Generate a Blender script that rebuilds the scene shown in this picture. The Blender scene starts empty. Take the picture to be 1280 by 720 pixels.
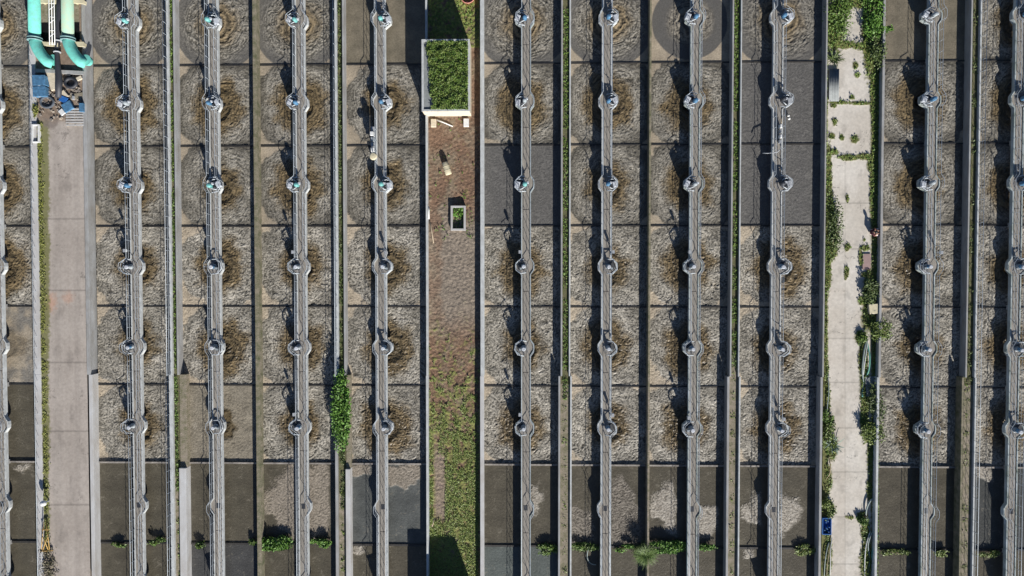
import bpy, bmesh, math, random
import numpy as np
from mathutils import Vector, Matrix
random.seed(7); rng = np.random.default_rng(7)
PI = math.pi
S = 0.06                       # metres per reference pixel at wall-top level
F = 865.0                      # focal length in reference pixels (1280 wide)
H = S*F                        # camera height
sc = bpy.context.scene
COL = sc.collection

# ------------------------------------------------------------------ camera
dn = Vector((18.5/F, 22.0/F, -1)).normalized()       # world down seen from the camera
Zc = -dn
Xc = (Vector((1, 0, 0)) - Zc*Zc.x).normalized()
Yc = Zc.cross(Xc)
Rw = Matrix((Xc, Yc, Zc))                            # camera coords -> world coords
cam = bpy.data.cameras.new('camera'); co = bpy.data.objects.new('camera', cam); COL.objects.link(co)
co.matrix_world = Matrix.Translation((0, 0, H)) @ Rw.to_4x4()
cam.sensor_width = 36; cam.lens = 36*F/1280; cam.clip_end = 2000
sc.camera = co

def P(px, py, z=0.0):
    """where the ray through a pixel of the survey photo meets the level z"""
    d = Rw @ Vector(((px-640)/F, -(py-360)/F, -1))
    t = (z-H)/d.z
    return Vector((d.x*t, d.y*t, z))
def X(px, z=0.0): return P(px, 360, z).x
def Y(py, z=0.0): return P(657, py, z).y

# ------------------------------------------------------------------ world, sun
w = bpy.data.worlds.new('World'); sc.world = w; w.use_nodes = True
SV = Vector((0.80, -2.2, 1.0)).normalized()
el = math.asin(SV.z); az = math.atan2(SV.x, SV.y)
nt = w.node_tree; bg = nt.nodes['Background']
sk = nt.nodes.new('ShaderNodeTexSky'); sk.sky_type = 'NISHITA'; sk.sun_disc = False
sk.air_density = .55; sk.dust_density = .3; sk.ozone_density = 2.5; sk.sun_elevation = el; sk.sun_rotation = az
nt.links.new(sk.outputs[0], bg.inputs[0]); bg.inputs[1].default_value = 0.062
sl = bpy.data.lights.new('sun', 'SUN'); sl.energy = 5.0; sl.angle = math.radians(0.5); sl.color = (1, .955, .90)
so = bpy.data.objects.new('sun', sl); COL.objects.link(so)
so.rotation_euler = SV.to_track_quat('Z', 'Y').to_euler()
vs = sc.view_settings; vs.view_transform = 'Standard'; vs.look = 'None'; vs.exposure = 0.75; vs.gamma = 1
vs.use_curve_mapping = False

# ------------------------------------------------------------------ materials
def mat(name, col, rough=.8, metal=0, noise=0.0, scale=3.0, bump=0.0, bscale=None, col2=None, stretch=None, attr=False, spec=.5):
    m = bpy.data.materials.new(name); m.use_nodes = True
    n = m.node_tree.nodes; l = m.node_tree.links; b = n['Principled BSDF']
    b.inputs['Roughness'].default_value = rough; b.inputs['Metallic'].default_value = metal
    b.inputs['Specular IOR Level'].default_value = spec
    tc = n.new('ShaderNodeNewGeometry'); src = tc.outputs['Position']
    if stretch:
        mp = n.new('ShaderNodeMapping'); mp.inputs['Scale'].default_value = stretch
        l.new(src, mp.inputs[0]); src = mp.outputs[0]
    nz = n.new('ShaderNodeTexNoise'); nz.inputs['Scale'].default_value = scale
    nz.inputs['Detail'].default_value = 6; nz.inputs['Roughness'].default_value = .65
    l.new(src, nz.inputs['Vector'])
    rp = n.new('ShaderNodeMapRange'); rp.inputs[1].default_value = .3; rp.inputs[2].default_value = .7
    l.new(nz.outputs[0], rp.inputs[0])
    mx = n.new('ShaderNodeMix'); mx.data_type = 'RGBA'
    if attr:
        at = n.new('ShaderNodeAttribute'); at.attribute_name = 'Col'
        rp.inputs[3].default_value = 1-noise; rp.inputs[4].default_value = 1+noise
        mx.blend_type = 'MULTIPLY'; mx.inputs[0].default_value = 1
        l.new(at.outputs[0], mx.inputs[6]); l.new(rp.outputs[0], mx.inputs[7])
        l.new(at.outputs['Alpha'], b.inputs['Roughness'])
    else:
        c2 = col2 if col2 else tuple(c*(1-noise) for c in col)
        mx.inputs[6].default_value = (*col, 1); mx.inputs[7].default_value = (*c2, 1)
        l.new(rp.outputs[0], mx.inputs[0])
    l.new(mx.outputs[2], b.inputs['Base Color'])
    if bump:
        bz = n.new('ShaderNodeTexNoise'); bz.inputs['Scale'].default_value = bscale or scale*4
        bz.inputs['Detail'].default_value = 4; l.new(src, bz.inputs['Vector'])
        bp = n.new('ShaderNodeBump'); bp.inputs['Strength'].default_value = bump; bp.inputs['Distance'].default_value = .05
        l.new(bz.outputs[0], bp.inputs['Height']); l.new(bp.outputs[0], b.inputs['Normal'])
    return m
def leafmat(name, c1, c2, scale=4):
    m = mat(name, c1, .6, col2=c2, scale=scale)
    return m
M = dict(
 wall=mat('basin_concrete', (.36,.37,.37), .85, col2=(.22,.21,.19), scale=1.6, bump=.25, stretch=(1,.35,1)),
 wall_clean=mat('pale_concrete', (.52,.53,.53), .8, col2=(.36,.34,.31), scale=1.2, bump=.2, stretch=(1,.35,1)),
 wall_moss=mat('mossy_concrete', (.27,.23,.17), .9, col2=(.07,.08,.03), scale=2.2, bump=.4),
 divider=mat('wet_concrete', (.045,.042,.038), .5, noise=.5, scale=4),
 weir=mat('weir_concrete', (.36,.33,.29), .8, col2=(.12,.11,.10), scale=2.5, bump=.3),
 deck=mat('walkway_concrete', (.32,.295,.255), .85, col2=(.17,.155,.13), scale=2.6, bump=.3, stretch=(4,.4,1)),
 kerb=mat('kerb_concrete', (.54,.565,.56), .8, col2=(.33,.34,.33), scale=3, bump=.2, stretch=(1,.5,1)),
 kerb_moss=mat('kerb_mossy', (.44,.49,.51), .85, col2=(.18,.21,.17), scale=2.2, bump=.2, stretch=(1,.5,1)),
 rail=mat('galvanised_rail', (.44,.49,.53), .6, 0, noise=.35, scale=5),
 steel=mat('grey_steel', (.38,.40,.42), .65, 0, noise=.4, scale=6),
 white=mat('white_paint', (.74,.75,.73), .5, noise=.25, scale=8),
 plate=mat('platform_concrete', (.30,.29,.27), .85, col2=(.14,.13,.12), scale=5),
 white_dull=mat('pale_rail', (.52,.56,.58), .7, noise=.3, scale=6),
 cap=mat('dull_white_cap', (.55,.58,.62), .85, noise=.45, scale=8),
 dark=mat('dark_steel', (.035,.04,.05), .6, noise=.4, scale=8),
 opening_shade=mat('shaded_opening', (.06,.065,.07), .7, noise=.5, scale=20),  # dark colour for the shade in the aerator openings
 teal=mat('teal_paint', (.16,.44,.42), .45, noise=.35, scale=6),
 blue=mat('blue_paint', (.08,.22,.38), .7, noise=.6, scale=6),
 grey=mat('grey_paint', (.33,.37,.39), .5, noise=.35, scale=6),
 pipe_teal=mat('turquoise_pipe', (.13,.54,.46), .85, col2=(.12,.36,.30), scale=4, bump=.05),
 pipe_pale=mat('faded_pipe', (.23,.43,.34), .8, col2=(.33,.37,.26), scale=2.4),
 flange=mat('flange_steel', (.24,.40,.40), .6, .2, noise=.4, scale=5),
 cream=mat('cream_beam', (.62,.56,.38), .7, noise=.3, scale=4),
 beige=mat('beige_render', (.62,.55,.42), .85, col2=(.46,.40,.30), scale=3, bump=.2),
 slabgrey=mat('grey_slab', (.25,.27,.27), .85, noise=.35, scale=3, bump=.2),
 soil=mat('soil', (.2,.15,.1), .95, noise=.45, scale=6, bump=.8, bscale=14, attr=True),
 road=mat('road_concrete', (.4,.4,.4), .9, noise=.13, scale=5, bump=.2, bscale=30, attr=True),
 joint=mat('joint_tar', (.10,.085,.075), .9, noise=.4, scale=4),
 gutter=mat('gutter_moss', (.07,.085,.025), .95, col2=(.15,.13,.075), scale=4, bump=.8),
 gutter_bare=mat('gutter_ledge', (.30,.25,.20), .95, col2=(.12,.12,.06), scale=3, bump=.5),
 water=mat('aerated_water', (.1,.1,.1), .4, noise=.22, scale=9, bump=.35, bscale=22, attr=True, spec=.35),
 ground=mat('bare_ground', (.16,.13,.10), .95, noise=.4, scale=.4),
 leaf=leafmat('leaf_green', (.14,.22,.03), (.045,.10,.015)),
 leaf_bright=leafmat('leaf_bright', (.13,.25,.03), (.05,.14,.015)),
 leaf_dark=leafmat('leaf_dark', (.05,.08,.02), (.10,.14,.035)),
 leaf_olive=leafmat('leaf_olive', (.17,.22,.04), (.09,.14,.03)),
 leaf_yellow=leafmat('leaf_yellow', (.24,.25,.05), (.15,.17,.04)),
 turf=leafmat('leaf_turf', (.18,.27,.05), (.16,.19,.05)),
 agave=leafmat('leaf_bluegrey', (.32,.38,.34), (.20,.27,.2)),
 dry=leafmat('dry_stalk', (.36,.30,.18), (.22,.17,.09)),
 orange=mat('orange_paint', (.48,.30,.08), .6, noise=.4, scale=7),
 rubble=mat('mixed_rubble', (.42,.36,.28), .9, col2=(.06,.06,.07), scale=2.5),
 void=mat('pit_shade_black', (.010,.010,.011), .7, noise=.5, scale=5, spec=.15),  # near-black colour for the shade inside the yard pits
 old_rubber=mat('old_rubber', (.085,.10,.12), .8, noise=.4, scale=6),
 rubber=mat('black_rubber', (.03,.032,.04), .6, noise=.3, scale=6),
 hose=mat('grey_hose', (.32,.38,.36), .5, noise=.3, scale=3),
 hose_green=mat('green_hose', (.16,.42,.34), .5, noise=.3, scale=3),
 crate=mat('blue_plastic', (.03,.16,.50), .45, noise=.6, scale=14),
 wood=mat('weathered_wood', (.42,.34,.24), .85, noise=.4, scale=5),
 pink=mat('pink_slab', (.34,.24,.22), .9, noise=.2, scale=3),
 skin=mat('skin', (.36,.20,.13), .6, noise=.1), shirt=mat('maroon_cloth', (.07,.012,.02), .9, noise=.3, scale=9),
 trousers=mat('pale_cloth', (.72,.60,.58), .9, noise=.15, scale=9), hair=mat('black_hair', (.012,.01,.01), .6, noise=.2),
 redplastic=mat('salmon_plastic', (.70,.28,.22), .6, noise=.2, scale=5),
)

# ------------------------------------------------------------------ helpers
def link(name, me, m=None, parent=None):
    o = bpy.data.objects.new(name, me); COL.objects.link(o)
    if m is not None and me is not None and not me.materials: me.materials.append(m)
    if parent is not None: o.parent = parent
    return o
def thing(name, label, cat, loc=(0,0,0), rz=0, group=None):
    o = bpy.data.objects.new(name, None); COL.objects.link(o); o.empty_display_size = .3
    o.location = loc; o.rotation_euler = (0,0,rz); tag(o, label, cat, group); return o
def tag(o, label=None, cat=None, group=None, kind=None):
    if label: o['label'] = label
    if cat: o['category'] = cat
    if group: o['group'] = group
    if kind: o['kind'] = kind
    return o
class MB:
    def __init__(s): s.v = []; s.f = []; s.smooth = []
    def add(s, vs, fs, sm=False):
        k = len(s.v); s.v += [tuple(v) for v in vs]; s.f += [tuple(k+i for i in f) for f in fs]; s.smooth += [sm]*len(fs); return s
    def box(s, x0, x1, y0, y1, z0, z1, rz=0, c=None, tilt=0):
        pts = [Vector(p) for p in ((x0,y0,z0),(x1,y0,z0),(x1,y1,z0),(x0,y1,z0),(x0,y0,z1),(x1,y0,z1),(x1,y1,z1),(x0,y1,z1))]
        if rz or tilt:
            c = Vector(c) if c else Vector(((x0+x1)/2,(y0+y1)/2,(z0+z1)/2))
            R = Matrix.Rotation(rz,3,'Z') @ Matrix.Rotation(tilt,3,'X')
            pts = [c + R@(p-c) for p in pts]
        return s.add(pts, [(3,2,1,0),(4,5,6,7),(0,1,5,4),(1,2,6,5),(2,3,7,6),(3,0,4,7)])
    def tube(s, pts, r, n=6, closed=False, caps=True):
        pts = [Vector(p) for p in pts]; N = len(pts)
        rs = r if isinstance(r, (list,tuple)) else [r]*N
        vs = []; fs = []
        for i, p in enumerate(pts):
            a = pts[(i-1)%N] if (closed or i>0) else p; b = pts[(i+1)%N] if (closed or i<N-1) else p
            d = (b-a).normalized() if (b-a).length > 1e-9 else Vector((0,0,1))
            u = d.cross(Vector((0,0,1)));
            if u.length < .05: u = d.cross(Vector((0,1,0)))
            u.normalize(); v = u.cross(d)
            for k in range(n):
                t = 2*PI*k/n; vs.append(p + (u*math.cos(t)+v*math.sin(t))*rs[i])
        for i in range(N if closed else N-1):
            j = (i+1)%N
            for k in range(n):
                fs.append((i*n+k, i*n+(k+1)%n, j*n+(k+1)%n, j*n+k))
        s.add(vs, fs, True)
        if caps and not closed:
            k0 = len(s.v)-len(vs)
            s.f.append(tuple(k0+k for k in range(n))[::-1]); s.smooth.append(False)
            s.f.append(tuple(k0+(N-1)*n+k for k in range(n))); s.smooth.append(False)
        return s
    def lathe(s, prof, c=(0,0,0), n=20):
        for (r0, z0_), (r1, z1_) in zip(prof[:-1], prof[1:]):     # own vertices per ring: crisp edges between rings
            vs = [(c[0]+r*math.cos(2*PI*k/n), c[1]+r*math.sin(2*PI*k/n), c[2]+z) for r, z in ((r0,z0_),(r1,z1_)) for k in range(n)]
            s.add(vs, [(k, (k+1)%n, n+(k+1)%n, n+k) for k in range(n)], n > 8 and abs(z1_-z0_) > .02)
        if prof[-1][0] > .001:
            k0 = len(s.v)-n; s.f.append(tuple(range(k0, k0+n))); s.smooth.append(False)
        return s
    def prism(s, outline, z0, z1):
        n = len(outline); vs = [(x,y,z0) for x,y in outline]+[(x,y,z1) for x,y in outline]
        fs = [tuple(range(n))[::-1], tuple(range(n,2*n))]+[(i,(i+1)%n,n+(i+1)%n,n+i) for i in range(n)]
        return s.add(vs, fs)
    def mesh(s, name):
        me = bpy.data.meshes.new(name); me.from_pydata(s.v, [], s.f); me.update()
        me.polygons.foreach_set('use_smooth', s.smooth); return me
    def build(s, name, m=None, parent=None): return link(name, s.mesh(name), m, parent)
def bevelmod(o, wd=.02):
    b = o.modifiers.new('bevel','BEVEL'); b.width = wd; b.segments = 2; b.limit_method = 'ANGLE'; return o
def grid_mesh(name, xs, ys, z, col):
    nx, ny = len(xs), len(ys)
    XX, YY = np.meshgrid(xs, ys)
    v = np.stack([XX, YY, z], -1).reshape(-1,3).astype(np.float32)
    i = np.arange(nx-1)[None,:] + nx*np.arange(ny-1)[:,None]
    f = np.stack([i, i+1, i+nx+1, i+nx], -1).reshape(-1,4)
    me = bpy.data.meshes.new(name)
    me.vertices.add(len(v)); me.vertices.foreach_set('co', v.ravel())
    me.loops.add(f.size); me.loops.foreach_set('vertex_index', f.ravel().astype(np.int32))
    me.polygons.add(len(f)); me.polygons.foreach_set('loop_start', np.arange(0, f.size, 4, dtype=np.int32))
    me.update(calc_edges=True)
    me.polygons.foreach_set('use_smooth', np.ones(len(f), bool))
    a = me.color_attributes.new('Col', 'FLOAT_COLOR', 'POINT')
    a.data.foreach_set('color', col.reshape(-1,4).astype(np.float32).ravel())
    return me
def hsh(ix, iy, seed):
    h = (ix.astype(np.int64)*374761393 + iy.astype(np.int64)*668265263 + seed*982451653) & 0x7fffffff
    h = ((h ^ (h >> 13))*1274126177) & 0x7fffffff
    return ((h ^ (h >> 16)) & 0xffff)/65535.0
def vn(x, y, seed=0):
    """gradient noise about -1..1"""
    ix = np.floor(x); iy = np.floor(y); fx = x-ix; fy = y-iy
    u = fx*fx*fx*(fx*(fx*6-15)+10); v = fy*fy*fy*(fy*(fy*6-15)+10)
    def g(a, b):
        t = hsh(ix+a, iy+b, seed)*2*PI
        return np.cos(t)*(fx-a)+np.sin(t)*(fy-b)
    return 1.5*((g(0,0)*(1-u)+g(1,0)*u)*(1-v)+(g(0,1)*(1-u)+g(1,1)*u)*v)
def fbm(x, y, seed=0, o=4):
    s = 0; a = .5
    for k in range(o):
        s = s+a*vn(x, y, seed+k*17); x = x*2.03+3.1; y = y*2.03-1.7; a *= .5
    return s
def ss(a, b, x):
    t = np.clip((x-a)/(b-a), 0, 1); return t*t*(3-2*t)
def mixc(c1, c2, t): return c1*(1-t[...,None])+c2*t[...,None]
A = lambda *c: np.array(c, float)
def inpoly(px, py, poly):
    r = np.zeros(px.shape, bool); n = len(poly)
    for i in range(n):
        x1, y1 = poly[i]; x2, y2 = poly[(i+1)%n]
        if y1 == y2: continue
        c = ((y1 > py) != (y2 > py)) & (px < (x2-x1)*(py-y1)/(y2-y1)+x1); r ^= c
    return r

# ------------------------------------------------------------------ layout (survey-photo pixels, mid height)
ZW = -0.75; ZR_L = -.12; ZR_R = -.5; ZS = -.6
YN = 26.5; YS = -27.5
ysp = Y(470)                                             # where the walls get thicker
div_px = [79.5, 181.5, 282.5, 383.5, 482.5, 580, 682.5]
DY = [Y(d, ZW) for d in div_px]
pitch = (DY[0]-DY[5])/5
edges = [DY[0]+pitch*2, DY[0]+pitch] + DY + [DY[6]-pitch]
CY = [(edges[i]+edges[i+1])/2 for i in range(len(edges)-1)]  # CY[1] is the top visible row
# lanes: inner faces (left, right), px at wall-top level
lanes = [(-56,41.5),(114,211.5),(222,318.5),(323,420),(431.5,532.5),(605,701),(713,810.5),(813,913),(925,1029),(1102.5,1208.5),(1222,1325)]
names = ['left-edge', 'first', 'second', 'third', 'fourth']
LP = ['at the left edge beyond the left road',
      'just right of the left road', 'second to the right of the left road', 'third to the right of the left road',
      'just left of the earth strip', 'just right of the earth strip', 'second to the right of the earth strip',
      'second to the left of the mossy road', 'just left of the mossy road', 'just right of the mossy road', 'at the right edge']
RP = ['', 'top row', 'second row from top', 'third row from top', 'fourth row from top', 'fifth row from top', 'sixth row from top', 'seventh row', 'bottom row']
# walls: (lane, [(x0,x1) north], [(x0,x1) south], material north, south)
walls = [(0,(-66,-56),(-66,-56),'wall','wall'),(0,(41.5,48.7),(41.5,48.7),'wall_clean','wall_clean'),
 (1,(107,111.5),(109,113.5),'wall','wall_clean'),(1,(211.5,214),(209.5,213.5),'kerb','kerb'),
 (2,(220,222),(221,229.5),'wall','wall_moss'),(2,(318.5,323),(318.5,323),'wall_moss','wall_moss'),
 (3,(420,422.5),(417.5,420.5),'kerb','wall'),
 (4,(429.5,431.5),(430.5,436),'wall','wall_clean'),(4,(532.5,534.5),(532,534.5),'kerb','kerb'),
 (5,(600.5,605),(600,604.5),'kerb','wall_clean'),(5,(701,703),(698.3,700.6),'wall','wall'),
 (6,(711.2,713),(713,715),'kerb','kerb'),(6,(810.5,813),(810.5,813),'wall_moss','gutter_bare'),
 (7,(913,915),(910,912.8),'wall','wall'),
 (8,(923.5,925),(925,926.8),'kerb','kerb'),(8,(1029,1031),(1027,1030),'wall','wall'),
 (9,(1099.5,1102.5),(1098,1101),'wall','kerb'),(9,(1208.5,1210.5),(1204.5,1207),'wall','wall_moss'),
 (10,(1220,1222),(1221,1223),'kerb','kerb'),(10,(1325,1335),(1325,1335),'wall','wall')]

bl = ['beyond the left road at the left edge', 'just right of the left road', 'second right of the left road', 'third right of the left road',
      'between a green gutter and the earth strip', 'just right of the earth strip', 'second right of the earth strip', 'second left of the mossy road',
      'just left of the mossy road', 'just right of the mossy road', 'at the right edge of the view']
basins = []
for i, (a, b) in enumerate(lanes):
    basins.append(thing('aeration_basin', 'long concrete aeration basin with thin cross dividers, '+bl[i], 'basin', (X((a+b)/2), 0, -1.9), 0, 'parallel aeration basins'))
for (li, n_, s_, mn, ms) in walls:
    par = basins[li]; off = -par.location
    segs_ = ((n_, ysp, YN, mn, 0), (s_, YS, ysp-.003, ms, 0))
    if (li, n_[0]) in ((2,220),(4,429.5)): segs_ = ((n_, ysp, YN, mn, 0), (s_, Y(588)+.003, ysp-.003, 'gutter_bare', -.22), (s_, YS, Y(588), 'wall_clean', 0))
    for (seg, ya, yb, m, dz_) in segs_:
        x0, x1 = X(seg[0]), X(seg[1])
        mb = MB(); nseg = 60; ys = np.linspace(ya, yb, nseg)
        mb.box(x0+off.x, x1+off.x, ya, yb, 0.0, 1.9+dz_)
        o = mb.build('side_wall', M[m], par); bevelmod(o, .015)
for i, (a, b) in enumerate(lanes):
    par = basins[i]; x0, x1 = X(a)-par.location.x, X(b)-par.location.x
    for k, y in enumerate(edges[:-1]):
        mb = MB()
        if k == 7:    # the raised weir
            mb.box(x0+.004, x1-.004, y-.09, y+.03, .2, 1.9+ZW+.13); mb.build('weir_wall', M['weir'], par)
        elif k == 8:
            mb.box(x0+.004, x1-.004, y-.06, y+.08, .2, 1.9+ZW+.07); mb.build('cross_divider', M['divider'], par)
        else:
            mb.box(x0+.004, x1-.004, y-.055, y+.055, .2, 1.9+ZW+.05); mb.build('cross_divider', M['divider'], par)

# ------------------------------------------------------------------ ground
g = MB(); g.add([(-300,-300,-1.95),(300,-300,-1.95),(300,300,-1.95),(-300,300,-1.95)], [(0,1,2,3)]); tag(g.build('ground', M['ground']), kind='structure')

# ------------------------------------------------------------------ water
B_DARK, B_LITE = A(.078,.072,.058), A(.45,.42,.355)
W_DARK, W_LITE = A(.048,.038,.022), A(.25,.185,.098)
SCUM = A(.40,.34,.255); CALM = A(.083,.074,.054); CALMG = A(.10,.096,.088)
def celltype(l, r):
    if r <= 1:
        if l in (4, 9): return ('still', .0)
        if l == 10: return ('boil', .0)
        return ('disc', 0)
    if r == 2 and l == 8: return ('grey', 0)
    if r == 3 and l in (5, 8): return ('grey', 0)
    if r == 5 and l == 0: return ('flower', 0)
    if r == 6 and l == 0: return ('calm', 0)
    if r == 6 and l == 2: return ('scum', 0)
    if r >= 7: return ('calm', 0)
    return ('boil', 0)
patches = {  # (lane, row): list of foam polygons in photo pixels
 (3,7): [[(362,580),(410,580),(413,650),(408,664),(390,672),(362,672),(350,660),(340,640),(328,640),(328,620),(345,603)]],
 (4,7): [[(437,580),(462,580),(462,590),(440,598)], [(483,580),(527,580),(527,601),(505,611),(483,603)]],
 (5,7): [[(664,606),(671,606),(672,614),(680,616),(679,622),(672,626),(676,634),(670,642),(664,646)]],
 (6,7): [[(713,633),(740,640),(745,682),(713,682)],[(764,606),(775,590),(802,640),(802,682),(764,682)]],
 (7,7): [[(842,596),(845,632),(845,674),(835,668),(826,648),(813,645),(813,625),(826,612)], [(872,632),(897,632),(896,655),(885,672),(873,672)]],
 (8,7): [[(944,614),(950,612),(953,660),(940,655),(928,648),(927,632),(938,630)], [(976,615),(987,625),(1000,624),(1005,636),(995,652),(980,668),(974,675)]],
 (10,7):[[(1221,578),(1240,585),(1242,600),(1232,602),(1221,592)]],
 (4,8): [[(440,684),(455,684),(457,690),(445,692)]],
 (8,8): [[(930,687),(943,687),(941,697),(930,697)]],
 (0,7): [[(15,581),(40,581),(38,589),(20,590)]],
}
for li, (a, b) in enumerate(lanes):
    x0, x1 = X(a)-.03, X(b)+.03
    step = .052
    xs = np.linspace(x0, x1, int((x1-x0)/step)); ys = np.linspace(edges[-1], edges[0], int((edges[0]-edges[-1])/step))
    XX, YY = np.meshgrid(xs, ys)
    u, v = XX/S, YY/S                                   # pixel-sized units
    n1 = fbm(u/18+li*7.3, v/18, 11, 3)
    wx = u+5*vn(u/11, v/11, 3+li); wy = v+5*vn(u/11, v/11, 5+li)
    rid = 1-np.abs(vn(wx/4.2, wy/3.2, 21+li))*1.6
    rid2 = 1-np.abs(vn(wx/2.0+9, wy/1.8, 31+li))*1.6
    spk = vn(u/1.5, v/1.5, 41+li)
    z = np.full(XX.shape, ZW); C = np.zeros(XX.shape+(3,)); Rr = np.full(XX.shape, .35)
    dv = Rw.transposed() @ Vector((0,0,0))
    # photo pixel of every water point
    Ri = np.array(Rw.transposed()); pw = np.stack([XX, YY, np.full(XX.shape, ZW-H)], -1) @ Ri.T
    PX = 640+F*pw[...,0]/-pw[...,2]; PY = 360-F*pw[...,1]/-pw[...,2]
    cx = (x0+x1)/2/S
    for r in range(len(edges)-1):
        ylo, yhi = edges[r+1], edges[r]
        sel = (YY >= ylo) & (YY < yhi) if r else (YY >= ylo)
        if not sel.any(): continue
        rs = np.random.default_rng(li*100+r)
        typ, _ = celltype(li, r)
        U, V = u[sel]-cx, v[sel]-CY[r]/S
        N1, RI, R2, SP = n1[sel], rid[sel], rid2[sel], spk[sel]
        rad = np.hypot(U, V); th = np.arctan2(V, U)
        hw, hh = (x1-x0)/2/S, (yhi-ylo)/2/S
        if typ in ('boil', 'scum', 'flower'):
            ex, ey = rs.uniform(-3,3), rs.uniform(-4,2)
            radc = np.hypot((U-ex)*1.0, (V-ey)*.9)
            # curved crests running round the centre
            tang = 1-np.abs(vn(radc/3.2+3*N1, th*radc.clip(8)/9+li, 61+r))*1.7
            tang2 = 1-np.abs(vn(radc/1.9+4*N1, th*radc.clip(8)/4.5+li, 67+r))*1.7
            tw = .62 if r <= 3 else .36
            sw = 1-np.abs(vn(radc/2.1+2.5*N1+.35*SP, (th*radc.clip(10)+radc*.7)/9+li, 69+r))*1.6
            ru = (1-tw)*(.45*RI+.55*R2)+tw*(.25*tang+.3*tang2+.45*sw)
            foam = ss(.24, 1.0, ru+.30*SP+.12*N1+.22*fbm(radc/1.6+3*N1, th*radc.clip(8)/13, 71+r+li, 2))
            big = fbm((u[sel])/26, v[sel]/26, 91+li+r, 2)
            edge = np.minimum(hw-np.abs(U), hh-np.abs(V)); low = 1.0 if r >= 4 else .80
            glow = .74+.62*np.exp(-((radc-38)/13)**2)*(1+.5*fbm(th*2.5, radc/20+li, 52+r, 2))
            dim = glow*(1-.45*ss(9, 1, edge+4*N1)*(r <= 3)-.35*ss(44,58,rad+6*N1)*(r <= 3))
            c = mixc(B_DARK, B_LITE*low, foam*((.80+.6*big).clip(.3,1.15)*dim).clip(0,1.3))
            R0 = rs.uniform(27,36)
            bm = ss(R0+6, R0-9, radc*(1+.22*vn(th*2.2, th*0+r, li+80))+8*N1+4*SP)
            bf = ss(.15, .95, .50*tang+.25*RI+.15*SP+.25*fbm(radc/2.5, th*4, li+r, 2))
            c = mixc(c, mixc(W_DARK, W_LITE, bf*(.25+.75*ss(6,30,radc))+.10), bm*.97)
            hz = .085*(ru-.55)*(1+.7*bm)+.012*SP+.03*N1+.06*np.sin(radc/2.3+3*N1+th)*ss(28,12,radc)-.22*np.exp(-(radc/8)**2)
            Rl, Rt = (56, 63) if li not in (9,10) else (64, 68)
            Rl += rs.uniform(-3,5); Rt += rs.uniform(-2,5)
            lim = np.where(U < 0, Rl, Rt)+np.where(V > 0, rs.uniform(-1,5), rs.uniform(-5,4))
            sm = ss(lim-1.0, lim+1.4, rad+9*N1+1.5*SP)
            if typ == 'scum': sm = np.maximum(sm*0, ss(15, 24, rad+14*N1))*.95
            if typ == 'flower': sm = ss(8, 14, np.abs(V)*.6+rad*.3-6+10*N1)*.5+.2
            sc_c = SCUM*((.74+.3*N1+.34*foam*(r>=4)+.12*SP)*(.60 if typ == 'scum' else 1))[:,None]*(A(.96,1.0,1.02) if typ == 'scum' else 1)
            if typ == 'flower':
                sc_c = mixc(CALMG*1.5, SCUM*.8, ss(-.2,.3,N1)); petal = ss(.55,.95,np.cos(th*6+.6*N1))*ss(14,2,rad)
                c = mixc(c*.6+.4*SCUM*.6, A(.03,.026,.02)*np.ones_like(c), petal); sm *= (1-petal)
                hz = hz*.3
            if typ == 'scum': hz = hz*.6
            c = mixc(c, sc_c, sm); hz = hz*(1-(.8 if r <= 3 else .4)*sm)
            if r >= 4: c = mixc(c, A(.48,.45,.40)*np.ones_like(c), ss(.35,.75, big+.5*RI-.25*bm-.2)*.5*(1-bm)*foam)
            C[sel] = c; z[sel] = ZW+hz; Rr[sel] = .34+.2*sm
        elif typ == 'disc':
            R0 = {0:57,1:57,2:57,3:58,5:60,6:57,7:47,8:60}.get(li, 57)
            sp_ = rad/4.1-th*.6+2.2*N1
            ring = .5+.5*np.sin(sp_*2*PI/2.1)
            tang = 1-np.abs(vn(rad/3.0, th*rad.clip(8)/12, 61+r+li))*1.6
            fo = ss(.25, .95, .42*ring*ss(34,10,rad)+.28*RI+.2*R2+.3*tang+.26*SP)
            pk = .18+.82*ss(R0-3, R0-24, rad+6*N1)                  # rough foam ring fading towards the rim
            if li == 7: pk = ss(34,22,rad)*ss(6,16,rad)*.8
            c = mixc(CALMG*1.05, mixc(B_DARK, B_LITE*.95, fo), (pk*(.78+.5*np.exp(-((rad-36)/10)**2))*(.6 if li == 8 else 1)).clip(0,1))
            bm = ss(36, 18, rad+8*N1)*(.25 if li == 7 else .85)
            c = mixc(c, mixc(W_DARK*1.0, W_LITE, .55*fo+.45*ring), bm)
            sm = ss(R0-.7, R0+.7, rad+1.5*N1)
            c = mixc(c, SCUM*(.78+.35*N1[:,None]+.1*SP[:,None]), sm)
            C[sel] = c; Rr[sel] = .5
            z[sel] = ZW+(1-sm)*(.08*(.5*RI+.5*tang-.5)*pk+.05*(ring-.5)*ss(34,12,rad))
        elif typ == 'still':
            c = mixc(A(.125,.11,.08), A(.19,.165,.12), ss(-.5,.5,N1+.3*SP))
            C[sel] = c; z[sel] = ZW+.006*N1; Rr[sel] = .5
        elif typ == 'grey':
            f2 = ss(.5, 1.0, .5*RI+.5*R2+.25*N1)
            c = mixc(A(.095,.092,.086), A(.15,.144,.133), f2)
            C[sel] = c; z[sel] = ZW+.022*(.5*RI+.5*R2-.5); Rr[sel] = .55
        else:
            base = CALM*(1+.35*N1[:,None]+.12*fbm(u[sel]/60, v[sel]/8, 7+li, 3)[:,None]); base = mixc(base, A(.17,.155,.12), ss(.28,.6,fbm(u[sel]/14, v[sel]/9, 33+li+r, 4)+ss(6,1,hw-np.abs(U))*.25)*.4)
            if r == 8 and li == 5: base = A(.095,.108,.10)*(1+.3*N1[:,None])
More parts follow.
